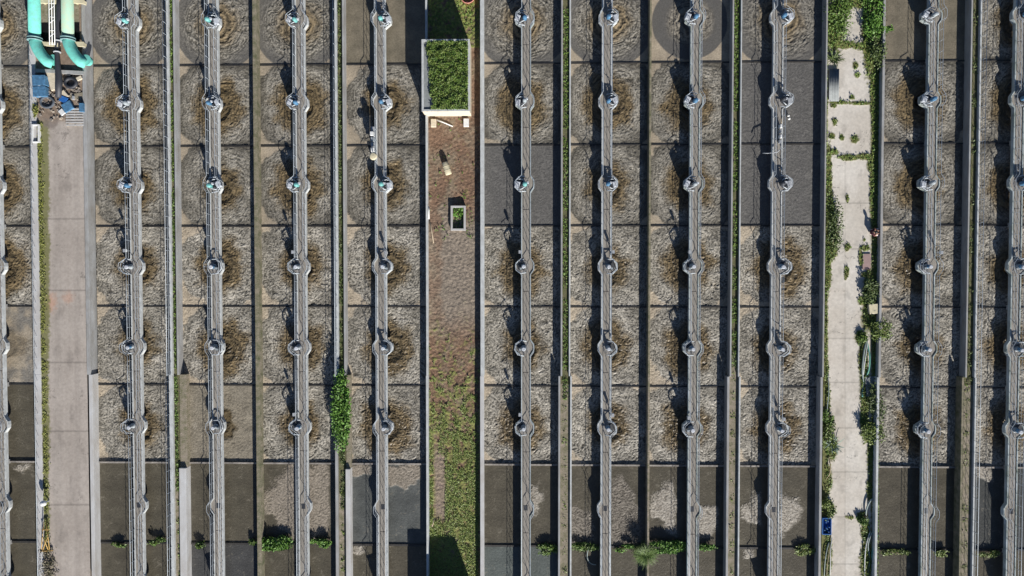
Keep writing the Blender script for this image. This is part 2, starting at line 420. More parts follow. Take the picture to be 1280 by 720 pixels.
            if r == 8 and li == 2: base = A(.062,.062,.060)*(1+.3*N1[:,None])
            if li == 4 and r == 7: base = A(.085,.090,.085)*(1+.45*N1[:,None])
            if li == 10 and r == 7: base = A(.06,.062,.058)*(1+.3*N1[:,None])
            hz = .004*N1+.006*vn(u[sel]/2.5, v[sel]/2.5, 9)
            stn = np.abs(fbm(u[sel]/16, v[sel]/22, 37+li+r, 3)); base = mixc(base, A(.21,.19,.15), ss(.016,.004,stn)*(N1 > .05)*.55)
            rr_ = np.full(U.shape, .3)
            for poly in patches.get((li, r), []):
                ppx = PX[sel]+5*N1+2.2*SP; ppy = PY[sel]+5*vn(V/9, U/9, 5)+2.2*SP
                ins = sum(inpoly(ppx+dx_, ppy+dy_, poly).astype(float) for dx_, dy_ in ((0,0),(3,0),(-3,0),(0,3),(0,-3),(2,2),(-2,-2),(5,-2),(-5,2)))/9
                ins = ss(.15,.85, ins+.18*SP+.12*R2-.1)
                if (li, r) == (6,7):
                    f2 = ss(.4, 1.0, RI*.5+R2*.6); base = mixc(base, mixc(A(.07,.06,.045), A(.21,.185,.15), f2), ins); hz = hz+ins*.04*(R2-.5)
                else:
                    f2 = ss(.25, .9, RI*.4+R2*.5+.3*SP)
                    lo = A(.15,.13,.10) if (li,r) in ((3,7),(4,7)) else A(.17,.15,.12)
                    hi = A(.30,.26,.21) if (li,r) in ((3,7),(4,7)) else A(.40,.37,.315)
                    base = mixc(base, mixc(lo, hi, f2), ins); hz = hz+ins*(.012+.03*R2)
                rr_ = rr_+.3*ins
            C[sel] = base; z[sel] = ZW+hz; Rr[sel] = rr_
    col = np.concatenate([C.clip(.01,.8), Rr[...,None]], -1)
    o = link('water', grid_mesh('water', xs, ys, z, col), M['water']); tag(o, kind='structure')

# ------------------------------------------------------------------ roads, earth strip, gutters
def surface(name, pxa, pxb, z, fn, m, step=.06, y0=YS, y1=YN, zamp=.0, kind='structure'):
    xs = np.linspace(X(pxa, z), X(pxb, z), max(3, int((X(pxb)-X(pxa))/step))); ys = np.linspace(y0, y1, int((y1-y0)/step))
    XX, YY = np.meshgrid(xs, ys); Ri = np.array(Rw.transposed())
    pw = np.stack([XX, YY, np.full(XX.shape, z-H)], -1) @ Ri.T
    PX = 640+F*pw[...,0]/-pw[...,2]; PY = 360-F*pw[...,1]/-pw[...,2]
    c, rgh, dz = fn(XX/S, YY/S, PX, PY)
    col = np.concatenate([c.clip(.01,.85), rgh[...,None]], -1)
    o = link(name, grid_mesh(name, xs, ys, z+dz, col), M[m]); tag(o, kind=kind); return o
def road_l(u, v, px, py):
    n = fbm(u/30, v/60, 3, 4); st = vn(u/2.2, v/70, 9); f = fbm(u/4, v/4, 5, 3)
    c = mixc(A(.33,.29,.25), A(.385,.342,.298), ss(-.4,.4,n+.2*st))*(1+.10*f[...,None])
    c = mixc(c, c*.74, ss(.1,.5,fbm(u/14,v/30,64,5))*.8); ck = np.abs(vn(u/30+.4*f, v/30, 67)); c = mixc(c, c*.6, ss(.02,.006,ck)*(vn(u/30,v/30,68) > .15))
    c = mixc(c, c*.86, (ss(7,3,np.abs(px-72+3*n))+ss(6,2,np.abs(px-97+3*n)))*.6)
    o = ss(13, 3, np.hypot((px-62)*1.0, (py-378)*.7)+6*f)+.7*ss(11,2,np.hypot(px-85,(py-372))+6*f)
    c = mixc(c, A(.48,.25,.15), o.clip(0,1)*.55)
    d = ss(5, 2, px-58+4*f+3*n)*(py > 150)              # mossy left edge
    c = mixc(c, A(.15,.15,.05), d*.9)
    d2 = ss(12, 8, np.hypot(px-63, py-151)+3*f); c = mixc(c, A(.17,.14,.12), d2*.8)
    for jy in (273.7, 363, 453, 539, 631):
        c = mixc(c, c*.6, ss(1.6, .4, np.abs(py-jy+.8*f))*.8)
    pit = (py < 150)
    c = mixc(c, A(.20,.15,.11)*(1+.6*f[...,None]), ss(0, 12, 156+6*f-py))
    return c, np.full(u.shape, .9), .01*n
surface('road', 49, 107.4, ZR_L, road_l, 'road')
moss = [(1050,8,14,10),(1042,35,12,30),(1088,40,10,60),(1075,3,14,8),(1062,4,4,10),(1053,56,20,5),(1078,58,14,5),(1049,128,14,2.5),(1075,129,14,2.5),
 (1092,110,5,45),(1095,160,5,60),(1069,82,3.5,5),(1071,94,4,3),(1065,122,3,3),(1042,132,4,3),(1043,152,3,5),(1040,170,4,4),(1052,172,3,4),(1068,174,5,5),
 (1040,190,8,4),(1060,197,14,4),(1080,196,10,4),(1088,205,4,10),(1091,230,4,60),(1036,220,4,40),(1037,260,5,30),(1040,290,7,20),(1039,312,8,14),
 (1059,248,2,5),(1059,309,3.5,5),(1058,340,3,8),(1057,345,2,5),(1081,310,6,4),(1076,322,3,12),(1082,343,6,4),(1086,355,6,20),(1035,340,4,25),
 (1080,300,2,2),(1078,376,6,6),(1090,380,10,20),(1085,395,8,18),(1076,422,7,8),(1079,450,6,30),(1081,490,6,40),(1080,520,5,30),(1085,540,8,14),
 (1031,425,4,8),(1032,460,4,14),(1033,500,5,30),(1034,530,6,14),(1038,560,9,16),(1034,600,6,20),(1035,635,7,10),(1090,570,6,30),(1088,610,5,16),
 (1063,647,4,2.5),(1058,646,2,1.5),(1078,645,7,6),(1082,665,6,16),(1083,700,8,26),(1033,690,7,30)]
def road_r(u, v, px, py):
    n = fbm(u/40, v/50, 3, 4); f = fbm(u/4, v/4, 5, 3)
    left = (px < 1056.5+(-4 if 0 else 0)).astype(float)
    c = mixc(A(.49,.45,.385), A(.585,.55,.485), ss(-.4,.4,n))*(1+.09*f[...,None])
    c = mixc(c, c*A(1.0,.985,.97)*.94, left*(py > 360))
    c = mixc(c, c*.72, ss(.12,.5,fbm(u/16,v/22,44,5))*.8)
    ck = np.abs(vn(u/26+.5*f, v/26, 47)); c = mixc(c, c*.55, ss(.022,.006,ck)*(vn(u/30,v/30,48) > .1))
    m = np.zeros(u.shape)
    for (x, y, rx, ry) in moss:
        d = np.hypot((px-x)/rx, (py-y)/ry); m = np.maximum(m, ss(1.25, .85, d+.55*f+.12*n))
    m = np.maximum(m, ss(1036, 1033.5, px+2*f)); m = np.maximum(m, ss(1087, 1090, px+3*f))
    mc = mixc(A(.17,.16,.055), A(.08,.095,.02), ss(-.3,.3,fbm(u/3,v/3,8,3)))
    for jy in (254, 311, 423, 478, 535, 590, 646, 705):
        c = mixc(c, c*.62, ss(1.4, .3, np.abs(py-jy+.5*f))*.75)
    c = mixc(c, c*.75, ss(1.1,.3,np.abs(px-1056.5))*.6*(py > 200))
    c = mixc(c, mc, m)
    return c, np.full(u.shape, .9), .02*m
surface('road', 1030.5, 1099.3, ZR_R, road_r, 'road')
def soil(u, v, px, py):
    n = fbm(u/22, v/30, 13, 4); f = fbm(u/3.5, v/3.5, 15, 3); k = fbm(u/9, v/9, 19, 3)
    red = A(.175,.108,.068); tan = A(.20,.155,.105); grey = A(.215,.178,.138)
    c = mixc(red, tan, ss(-.15,.4,n+.3*f))
    c = mixc(c, grey, ss(240, 300, py+30*n)*ss(430, 380, py+20*n)*(.35+.65*ss(548,556,px+12*n)))
    gm = ss(.05, .45, k*.9+.35*f+ss(360, 620, py+40*n)*.55-.12)*ss(370,450,py+30*n)*.85
    gm = np.maximum(gm, ss(.25,.5,k+.3*f)*.5*(py < 260)*(px > 555))
    bare = ss(10, 4, np.abs(px-(549+.02*(py-560))))*ss(540,575,py)*ss(660,640,py)
    gm = gm*(1-.85*bare)
    gm = np.where(py < 60, ss(-.2,.2,k+f*.4+.2), gm)
    gc = mixc(A(.16,.16,.055), A(.19,.22,.05), ss(-.3,.3,f))
    c = mixc(c, A(.23,.175,.14), bare); c = mixc(c, gc, gm); c = c*(1+.35*f[...,None])
    return c, np.full(u.shape, .95), .05*f+.05*n+.03*gm
surface('earth', 534, 600.6, ZS, soil, 'soil', step=.055)

# leaf scatter -------------------------------------------------------
def leaves(pts, size, flat=.6, seed=1, elong=1.6):
    r = np.random.default_rng(seed); n = len(pts); pts = np.asarray(pts, float)
    a = r.uniform(0, 2*PI, n); t = r.normal(0, flat, n); t2 = r.normal(0, flat, n)
    s = size*r.uniform(.6, 1.4, n)
    d1 = np.stack([np.cos(a)*np.cos(t), np.sin(a)*np.cos(t), np.sin(t)], -1)*(s*elong/2)[:,None]
    d2 = np.stack([-np.sin(a)*np.cos(t2), np.cos(a)*np.cos(t2), np.sin(t2)], -1)*(s/2)[:,None]
    v = np.stack([pts-d1, pts+d2*.8, pts+d1, pts-d2*.8], 1).reshape(-1,3)
    f = np.arange(n*4).reshape(-1,4)
    return v.tolist(), f.tolist()
def leafmesh(name, pts, size, m, parent=None, flat=.6, seed=1, elong=1.6):
    v, f = leaves(pts, size, flat, seed, elong); me = bpy.data.meshes.new(name); me.from_pydata(v, [], f); me.update()
    return link(name, me, M[m], parent)
gut = [(214,219.5,(213.6,220.5),-.28,1.0,600),(422.8,429.3,(420.7,430.3),-.28,1.0,620),(703.2,711,(700.8,712.8),-.2,1.0,480),(915.2,923.3,(913,924.8),-.25,1.0,440),(1210.7,1219.8,(1207.2,1220.8),-.25,.55,480)]
for gi, (a, b, (c, d), z, dens, ylim) in enumerate(gut):
    yl = Y(ylim)
    mb = MB(); mb.box(X(a)-.02*0, X(b), ysp, YN-.01, -1.5, z)
    mb.box(X(c)+.003, X(d)-.003, yl, ysp-.004, -1.5, z+.003)
    tag(mb.build('gutter_bed', M['gutter']), kind='structure')
    mb = MB(); mb.box(X(c)+.003, X(d)-.003, YS, yl-.004, -1.5, z+.01); tag(mb.build('gutter_bed', M['gutter_bare']), kind='structure')
    n = int(2600*dens); yy = rng.uniform(Y(ylim+20), YN, n); 
    keep = vn(np.full(n, gi*5.0), yy/1.2, 77+gi) > (-.30 if dens == 1 else 0.0); yy = yy[keep]
    xx = rng.uniform(X(a)+.04, X(b)-.04, len(yy)); zz = z+rng.uniform(0,.12,len(yy))
    o = leafmesh('grass', np.stack([xx,yy,zz],-1), .085, 'leaf_dark' if gi in (1,4) else 'leaf', seed=gi); tag(o, kind='stuff')
    # sparse tufts on the bare end
    n = 500; yy = rng.uniform(YS, Y(ylim-10), n); keep = vn(np.full(n, gi*5.0), yy/.7, 87+gi) > .05; yy = yy[keep]
    xx = rng.uniform(X(c)+.08, X(d)-.08, len(yy))*.6+.4*rng.choice([X(c)+.25, X(c)+.3], len(yy))
    o = leafmesh('moss', np.stack([xx,yy,z+rng.uniform(0,.06,len(yy))],-1), .09, 'leaf_olive', seed=gi+20); tag(o, kind='stuff')

# mossy verge of the left road
n = 5200; yy = rng.uniform(YS, Y(150), n); k = vn(yy/1.5, yy*0+3, 9)
xx = X(53.2, ZR_L)+rng.normal(0, .13, n)+.06*k; keep = (xx > X(49.5)) & (vn(xx*2, yy*1.3, 55) > -.35); xx, yy = xx[keep], yy[keep]
tag(leafmesh('moss', np.stack([xx,yy,np.full(len(xx),ZR_L)+rng.uniform(.01,.10,len(xx))],-1), .08, 'leaf_yellow', flat=.4, seed=5), kind='stuff')
# grass on the earth strip
n = 26000; px_ = rng.uniform(536, 597, n); py_ = rng.uniform(395, 735, n)
dn_ = ss(370, 640, py_)*1.15+.9*vn(px_/9, py_/12, 61)+.5*vn(px_/4, py_/4, 62)-1.3*np.where(np.abs(px_-549) < 7, ss(560,590,py_)*ss(660,640,py_), 0)
keep = dn_ > .75; pts = [tuple(P(a, b, ZS+.05)) for a, b in zip(px_[keep], py_[keep])]
tag(leafmesh('grass', np.array(pts)+np.stack([np.zeros(len(pts))]*2+[rng.uniform(0,.05,len(pts))],-1), .065, 'turf', flat=.5, seed=8), kind='stuff')
n = 5000; px_ = rng.uniform(536, 592, n); py_ = rng.uniform(-20, 300, n)
keep = (vn(px_/10, py_/10, 71)+.6*vn(px_/3, py_/3, 72)+np.where(py_ < 48, .7, 0)+np.where((np.abs(px_-585) < 6) & (py_ > 240), .4, 0) > .6) & ~((py_ > 46) & (py_ < 148)) & ~((px_ > 560) & (px_ < 584) & (py_ > 254) & (py_ < 290))
pts = [tuple(P(a, b, ZS+.05+random.uniform(0,.08))) for a, b in zip(px_[keep], py_[keep])]
tag(leafmesh('grass', np.array(pts), .09, 'leaf', flat=.5, seed=9), kind='stuff')
# ground cover on the right road verge
n = 60000; px_ = rng.uniform(1031, 1098, n); py_ = rng.uniform(-20, 735, n); mk = np.zeros(n)
f_ = fbm(px_/4, py_/4, 5, 3)
for (x, y, rx, ry) in moss: mk = np.maximum(mk, np.hypot((px_-x)/rx, (py_-y)/ry)+.5*vn(px_/3, py_/3, 6) < .92)
mk = np.maximum(mk, (px_ < 1034) & (py_ < 560)); mk = np.maximum(mk, (px_ > 1090+2*f_))
keep = (mk > 0) & (rng.uniform(0,1,n) < .55); pts = np.array([tuple(P(a, b, ZR_R)) for a, b in zip(px_[keep], py_[keep])])
hgt = np.where((py_[keep] < 60), .35, .12); pts[:,2] += rng.uniform(0,1,len(pts))*hgt
half = vn(px_[keep]/7, py_[keep]/7, 66)+.6*vn(px_[keep]/2, py_[keep]/2, 67) > 0
tag(leafmesh('ground_cover', pts[half], .09, 'leaf', flat=.55, seed=10), kind='stuff')
tag(leafmesh('ground_cover', pts[~half], .09, 'leaf_olive', flat=.55, seed=11), kind='stuff')

# ------------------------------------------------------------------ bushes and weeds
def bush(label, cat, pxy, z, rx, ry, h, n, size, m, group=None, name='bush', seed=0, stems=5):
    c = P(*pxy, z); t = thing(name, label, cat, c, 0, group)
    r = np.random.default_rng(seed+50); pts = []
    cl = max(3, int(rx*ry*18))
    cs = [(r.uniform(-1,1), r.uniform(-1,1), r.uniform(.35,1)) for _ in range(cl)]
    for i in range(n):
        a = cs[r.integers(cl)]; p = r.normal(0, .26, 3)
        q = np.array([a[0]*.75+p[0], a[1]*.75+p[1], a[2]*.8+p[2]*.5])
        if np.hypot(q[0], q[1]) > 1.25: continue
        pts.append((q[0]*rx, q[1]*ry, max(.02, q[2]*h)))
    leafmesh('foliage', pts, size, m, t, flat=.6, seed=seed)
    mb = MB()
    for i in range(stems):
        a = r.uniform(0,2*PI); d = r.uniform(.2,.7)
        mb.tube([(0,0,0),(math.cos(a)*rx*d*.5, math.sin(a)*ry*d*.5, h*.5),(math.cos(a)*rx*d, math.sin(a)*ry*d, h*.85)], [.02,.015,.008], 5)
    mb.build('stem', M['dry'], t); return t
def blades(label, cat, pxy, z, n, L, wd, m, name, seed=0, up=.6, arch=1.0, group=None, sy=1):
    c = P(*pxy, z); t = thing(name, label, cat, c, 0, group); r = random.Random(seed); mb = MB()
    for i in range(n):
        jx, jy = r.gauss(0,.16)*L, r.gauss(0,.10)*L; k0_ = len(mb.v)
        a = r.uniform(0,2*PI); l = L*r.uniform(.45,1.1); e = r.uniform(.2, 1.2)*up
        dx, dy = math.cos(a), math.sin(a)*sy; prev = []
        nx, ny = -math.sin(a), math.cos(a); vs = []
        for k in range(5):
            s_ = k/4; x = l*s_*math.cos(e*(1-.5*s_)); zz = l*(math.sin(e)*s_-arch*.45*s_*s_)
            w_ = wd*(1-s_)**.7*.5+.002
            vs += [(dx*x-nx*w_, dy*x-ny*w_, zz+.03), (dx*x+nx*w_, dy*x+ny*w_, zz+.03)]
        vs = [(x+jx, y+jy, z) for x, y, z in vs]
        mb.add(vs, [(2*k,2*k+1,2*k+3,2*k+2) for k in range(4)])
    mb.build('leaf_blades', M[m], t)
    cb = MB(); cb.lathe([(.03,0),(.035,.05),(.02,.08)], n=9); cb.build('crown_base', M['leaf'], t); return t
wz = ZW+.05
GW = 'weeds growing on the lowest cross divider'
bush('bright green bush spilling over the gutter wall left of the earth strip', 'bush', (428,512), -.25, .62, 2.7, .9, 5200, .12, 'leaf_bright', seed=1, stems=9)
bush('dense bright green weed clump on the cross divider in the third basin', 'weeds', (346,677), wz, 1.15, .52, .5, 2600, .12, 'leaf_bright', GW, 'weed_clump', 2)
bush('small green weed clump between third walkway and gutter', 'weeds', (400,677), wz, .8, .35, .4, 1100, .11, 'leaf_bright', GW, 'weed_clump', 3)
bush('low weeds left of the first walkway on the cross divider', 'weeds', (150,679), wz, .7, .22, .3, 420, .09, 'leaf', GW, 'weed_clump', 4)
bush('green weeds right of the first walkway on the cross divider', 'weeds', (198,677), wz, .6, .32, .4, 620, .10, 'leaf', GW, 'weed_clump', 5)
bush('weed tuft left of the second walkway on the cross divider', 'weeds', (249,679), wz, .5, .26, .35, 460, .10, 'leaf', GW, 'weed_clump', 6)
bush('small weed tuft against the mossy wall between second and third basins', 'weeds', (316,677), wz, .3, .28, .35, 300, .10, 'leaf', GW, 'weed_clump', 7)
bush('green weeds right of the walkway beside the earth strip', 'weeds', (686,686), wz, .95, .4, .35, 1000, .10, 'leaf', GW, 'weed_clump', 8)
bush('weeds just right of the green gutter nearest right of the earth strip', 'weeds', (732,683), wz, 1.0, .33, .35, 850, .10, 'leaf', GW, 'weed_clump', 9)
bush('leafy weeds just left of the feathery palm-like plant', 'weeds', (778,684), wz, .75, .28, .35, 750, .10, 'leaf_bright', GW, 'weed_clump', 10)
bush('thick bright weeds just right of the feathery palm-like plant', 'weeds', (834,682), wz, 1.35, .42, .5, 2300, .12, 'leaf_bright', GW, 'weed_clump', 11)
bush('green weeds right of the walkway, second left of mossy road', 'weeds', (884,685), wz, .8, .32, .35, 800, .10, 'leaf_bright', GW, 'weed_clump', 12)
bush('weeds at the wall just left of the mossy road, bottom divider', 'weeds', (1004,687), wz, .75, .4, .35, 560, .10, 'leaf_olive', GW, 'weed_clump', 13)
bush('olive weeds left of the walkway just right of the mossy road', 'weeds', (1118,690), wz, .95, .26, .3, 640, .10, 'leaf_olive', GW, 'weed_clump', 14)
bush('olive weeds right of the walkway just right of the mossy road', 'weeds', (1180,691), wz, .72, .22, .3, 480, .10, 'leaf_olive', GW, 'weed_clump', 15)
bush('scattered weeds on the bottom divider near the right edge', 'weeds', (1235,692), wz, .7, .35, .3, 420, .09, 'leaf_olive', GW, 'weed_clump', 16)
blades('feathery palm-like plant spreading over the basin wall at the bottom', 'plant', (806,692), -.2, 650, 1.0, .026, 'leaf', 'feathery_plant', 3, 1.0, 1.0)
bush('soft leafy tuft under the feathery palm-like plant', 'weeds', (803,690), wz, .85, .45, .5, 900, .07, 'leaf', GW, 'weed_clump', 17)
blades('pale blue-green agave on the left verge of the mossy road', 'plant', (1040,556), ZR_R, 34, .8, .12, 'agave', 'agave', 4, .8, .6)
blades('dark spiky plant by the grey panel on the mossy road', 'plant', (1042,74), ZR_R, 60, .85, .08, 'leaf_dark', 'spiky_plant', 5, .9, .7)
for k, (x, y, rx, ry, h, n, m, lb) in enumerate([
  (1046,22,.95,1.5,.6,1500,'leaf','bushy green growth on the upper left corner of the mossy road'),
  (1089,20,.75,1.7,.7,1500,'leaf_bright','bright green growth on the upper right corner of the mossy road'),
  (1094,62,.55,1.6,.7,1100,'leaf_dark','dark shrub against the wall beside the overgrown slab'),
  (1107,36,.4,.35,.5,260,'leaf_bright','small bright sprig leaning over the wall at the top right'),
  (1041,285,.55,2.1,.5,900,'leaf_dark','soft dark grassy shrub on the left verge opposite the seated person'),
  (1086,366,.55,.95,.6,900,'leaf_dark','dark green shrub above the cream box on the road verge'),
  (1097,412,.8,.75,.7,900,'leaf_olive','olive shrub below the cream box, leaning over the wall'),
  (1077,423,.5,.5,.4,500,'leaf','low bright shrub at the top end of the looped hoses'),
  (1093,500,.6,1.4,.6,900,'leaf_dark','shaggy shrub below the grey sheet on the right verge'),
  (1089,538,.8,.9,.6,1100,'leaf_olive','rounded olive shrub on the right verge beside the wall'),
  (1035,545,.55,1.1,.5,700,'leaf_olive','olive shrub behind the agave on the left verge'),
  (1034,635,.5,.8,.5,600,'leaf_olive','low olive shrub just above the blue crate'),
  (1079,645,.45,.5,.35,480,'leaf','small shrub at the road joint beside the pale hose'),
  (1033,525,.4,.8,.5,420,'leaf','green tuft on the left verge above the agave')]):
    bush(lb, 'shrub', (x,y), ZR_R, rx, ry, h, n, .10, m, 'shrubs along the mossy road', 'shrub', 30+k, 3)

# ------------------------------------------------------------------ walkways
WALK = [(-2.5,-1),(169.7,-1),(269.8,1),(377.2,-1),(477.3,1),(657.5,-1),(757.6,1),(867.2,-1),(970,1),(1162,-1),(1269.5,1)]
DW = .36                                               # half deck width
RH = .62
def bulge_path(xc, side, has_ring, axs, ya, yb):
    """plan path of one deck edge from south to north. side=-1 left, +1 right; has_ring: rows where this edge swings out"""
    pts = [(xc+side*DW, ya)]
    for y, R in sorted(has_ring):
        pts += [(xc+side*DW, y-.62), (xc+side*(DW+R*.92), y-.26), (xc+side*(DW+R), y), (xc+side*(DW+R*.92), y+.26), (xc+side*DW, y+.62)]
    pts.append((xc+side*DW, yb)); return pts
def resample(path, st):
    out = []; acc = 0
    for (a, b) in zip(path[:-1], path[1:]):
        a = Vector(a); b = Vector(b); L = (b-a).length; d = acc
        while d < L: out.append(tuple(a+(b-a)*(d/L))); d += st
        acc = d-L
    return out
post_me = MB().tube([(0,0,0),(0,0,RH)], .014, 5).mesh('post'); post_me.materials.append(M['rail'])
def railing(parent, path, z0, spacing=.8, name='railing'):
    mb = MB(); mb.tube([(x,y,z0+RH) for x,y in path], .019, 6); mb.tube([(x,y,z0+RH*.52) for x,y in path], .011, 5)
    r = mb.build(name, M['rail'], parent)
    for (x, y) in resample(path, spacing)[:99]:
        p = link('post', post_me, None, r); p.location = (x, y, z0)
    return r
for li, (pxc, side) in enumerate(WALK):
    xc = X(pxc); ax = (X(lanes[li][0])+X(lanes[li][1]))/2      # aerator axis
    t = thing('walkway', 'railed concrete walkway with polygonal platforms, '+LP[li], 'walkway', (xc, 0, 0), 0, 'walkways over the basins')
    msid = abs(ax-xc)
    ringR = max(.2, msid+.55-DW)
    rows_m = [(CY[r], ringR) for r in range(1,7)]
    rows_o = [(CY[r], .26) for r in range(1,8)] + [(CY[8], .3)]
    left = bulge_path(0, -1, rows_m if side < 0 else rows_o, 0, YS+.5, YN-.5)
    right = bulge_path(0, 1, rows_m if side > 0 else rows_o, 0, YS+.5, YN-.5)
    def inset(path, s, d): return [(x-s*d, y) for x, y in path]
    out = left[::-1]
    poly = right + left[::-1]
    MB().prism(poly, -.30, -.012).build('deck', M['deck'], t)
    for (path, s) in ((left,-1),(right,1)):                     # upstand kerbs along both edges
        q = inset(path, s, .075); k = MB(); o_ = inset(path, s, -.006); n = len(path)
        vs = [(x,y,-.27) for x,y in o_]+[(x,y,.05) for x,y in o_]+[(x,y,.05) for x,y in q]+[(x,y,-.011) for x,y in q]
        fs = []
        for i in range(n-1):
            for a in range(3): f = (a*n+i, a*n+i+1, (a+1)*n+i+1, (a+1)*n+i); fs.append(f if s > 0 else f[::-1])
        k.add(vs, fs); k.build('kerb', M['kerb_moss' if li in (7,9,10,5) else 'kerb'], t)
        railing(t, inset(path, s, .035), .05)
    for y in [CY[r] for r in range(1,8)]:                       # seams / cover plates across the deck
        MB().box(-.20, .20, y-1.9, y-1.86, -.02, -.004).build('deck_seam', M['joint'], t)
    for r in (7, 8):
        if r == 8:
            c = MB().box(-.35*side-.28, -.35*side+.28, CY[8]-.55, CY[8]+.35, -.005, .16, rz=.35*side); bevelmod(c.build('cover_slab', M['wall_clean'], t), .02)
        else:
            c = MB().box(-.14, .14, CY[7]-.16, CY[7]+.22, -.02, .0); c.build('hatch', M['dark'], t)
    # concrete piers carrying the deck
    for k in range(0, len(edges)-1):
        MB().box(-.17, .17, edges[k]-.16, edges[k]+.16, -1.88, -.301).build('pier', M['wall'], t)

# ------------------------------------------------------------------ aerators
G_A = 'surface aerators along the walkways'
def hexring(R, z, r, n=8, rot=PI/8):
    return MB().tube([(R*math.cos(rot+2*PI*k/n), R*math.sin(rot+2*PI*k/n), z) for k in range(n)], r, 6, closed=True)
short_post = MB().tube([(0,0,0),(0,0,.34)], .02, 5).mesh('post'); short_post.materials.append(M['rail'])
def make_aerator(kind, mcol, side):
    """kind 0: geared unit with lid; 1: small domed motor in a railed opening. the walkway lies on the -side side"""
    t = thing('surface_aerator', 'x', 'aerator', (0,0,0), 0, G_A)
    MB().lathe([(.54,-.008),(.54,.012),(.0,.012)], n=8).build('base_plate', M['plate'], t)
    MB().lathe([(.34,.013),(.34,.022),(.0,.022)], c=(side*.10,.02,0), n=7).build('opening_shade', M['opening_shade'], t)  # flat dark disc painted in place of the shaded open hole
    RR = .57; zr = .34
    ang = [(-.62*PI+1.24*PI*k/5)+(0 if side > 0 else PI) for k in range(6)]
    ring = [(RR*math.cos(a), RR*math.sin(a)) for a in ang]
    gr = MB().tube([(x,y,zr) for x,y in ring], .036, 6).build('guard_rail', M['white_dull'], t)
    for x, y in ring: p = link('post', short_post, None, gr); p.location = (x, y, 0)
    MB().lathe([(.05,-1.0),(.05,.0)], n=10).build('drive_shaft', M['steel'], t)
    im = MB()
    for k in range(6):
        a = k*PI/3; im.box(.03,.5,-.015,.015,-1.0,-.8, rz=a, c=(0,0,-.9))
    im.build('impeller', M['dark'], t)
    if kind == 0:
        MB().lathe([(.27,.012),(.27,.20),(.20,.28),(.0,.28)], c=(side*.02,.03,0), n=10).build('gearbox', M['dark'], t)
        bevelmod(MB().box(side*.36-.17, side*.36+.17, -.26, .20, .10, .40, rz=.3*side).build('gear_cover', M['cap' if mcol != 'dark' else 'steel'], t), .04)
        m = MB().lathe([(.15,.26),(.17,.30),(.17,.66),(.13,.72),(.0,.72)], c=(-side*.18,-.04,0), n=12).build('motor', M[mcol], t)
        MB().lathe([(.13,.70),(.135,.76),(.06,.80),(.0,.80)], c=(-side*.18,-.04,0), n=12).build('fan_cover', M[mcol], m)
        bevelmod(MB().box(-side*.18+.12, -side*.18+.28, -.02, .12, .36, .58).build('terminal_box', M['cap'], m), .01)
        MB().tube([(side*.40,.34,.12),(side*.1,.36,.42),(-side*.18,.20,.5)], .035, 6).build('bracket', M['white_dull'], t)
        MB().tube([(side*.40,-.36,.12),(side*.1,-.36,.40),(-side*.18,-.22,.5)], .035, 6).build('bracket', M['white_dull'], t)
    else:
        MB().lathe([(.20,.012),(.20,.10),(.14,.14),(.14,.24),(0,.24)], c=(-side*.10,0,0), n=12).build('gearbox', M['grey'], t)
        m = MB().lathe([(.13,.24),(.14,.28),(.14,.56),(.13,.60),(0,.60)], c=(-side*.10,0,0), n=12).build('motor', M[mcol], t)
        MB().lathe([(.145,.58),(.145,.67),(.11,.69),(0,.69)], c=(-side*.10,-.03,0), n=12).build('fan_cover', M['cap'], m)
        bevelmod(MB().box(side*.06,side*.22,-.22,-.08,.10,.34).build('terminal_box', M['grey'], m), .01)
    return t
def kids(o): return [c for c in o.children]
def copy_tree(o, parent=None):
    c = o.copy(); COL.objects.link(c)
    if parent: c.parent = parent
    for ch in KID.get(o.name, []): copy_tree(ch, c)
    return c
protos = {}
ACOL = {(1,1):'teal',(1,2):'grey',(1,3):'blue',(2,1):'teal',(2,2):'blue',(2,3):'teal',(3,1):'teal',(3,2):'blue',(3,3):'teal',(4,1):'teal',(4,2):'blue',(4,3):'teal',
 (5,1):'blue',(5,2):'grey',(5,3):'teal',(6,1):'blue',(6,2):'blue',(6,3):'blue',(7,1):'blue',(7,2):'blue',(7,3):'grey',(8,1):'blue',(8,2):'dark',(8,3):'dark',(9,1):'grey',(9,2):'blue',(9,3):'grey',(10,1):'blue',(10,2):'blue',(10,3):'blue'}
KID = {}
for li, (pxc, side) in enumerate(WALK):
    ax = (X(lanes[li][0])+X(lanes[li][1]))/2
    for r in range(1, 7):
        kind = 0 if r <= 3 else 1
        mc = ACOL.get((li, r), 'grey') if kind == 0 else ('blue' if (r+li)%3 == 0 or li >= 8 else 'grey')
        key = (kind, mc, side)
        if key not in protos:
            o = make_aerator(*key); protos[key] = o
            bpy.context.view_layer.update()
            for q in [o]+list(o.children_recursive): KID[q.name] = list(q.children)
        else: o = copy_tree(protos[key])
        o.location = (ax, CY[r], 0); q_ = random.Random(li*10+r); o.rotation_euler = (0,0,q_.uniform(-.22,.22)); sc_ = q_.uniform(.92,1.06); o.scale = (sc_, sc_, 1)
        look = {'teal':'teal-motored geared','grey':'grey geared','blue':'blue-motored geared','dark':'dark rusty geared'}[mc] if kind == 0 else ('white-capped blue' if mc == 'blue' else 'white-capped grey')
        lane_s = ['at the left edge','first right of left road','second right of left road','third right of left road','left of earth strip','right of earth strip','second right of earth strip','second left of mossy road','left of mossy road','right of mossy road','at the right edge'][li]
        o['label'] = look+' aerator, '+RP[r]+', basin '+lane_s
        o['category'] = 'aerator'; o['group'] = G_A
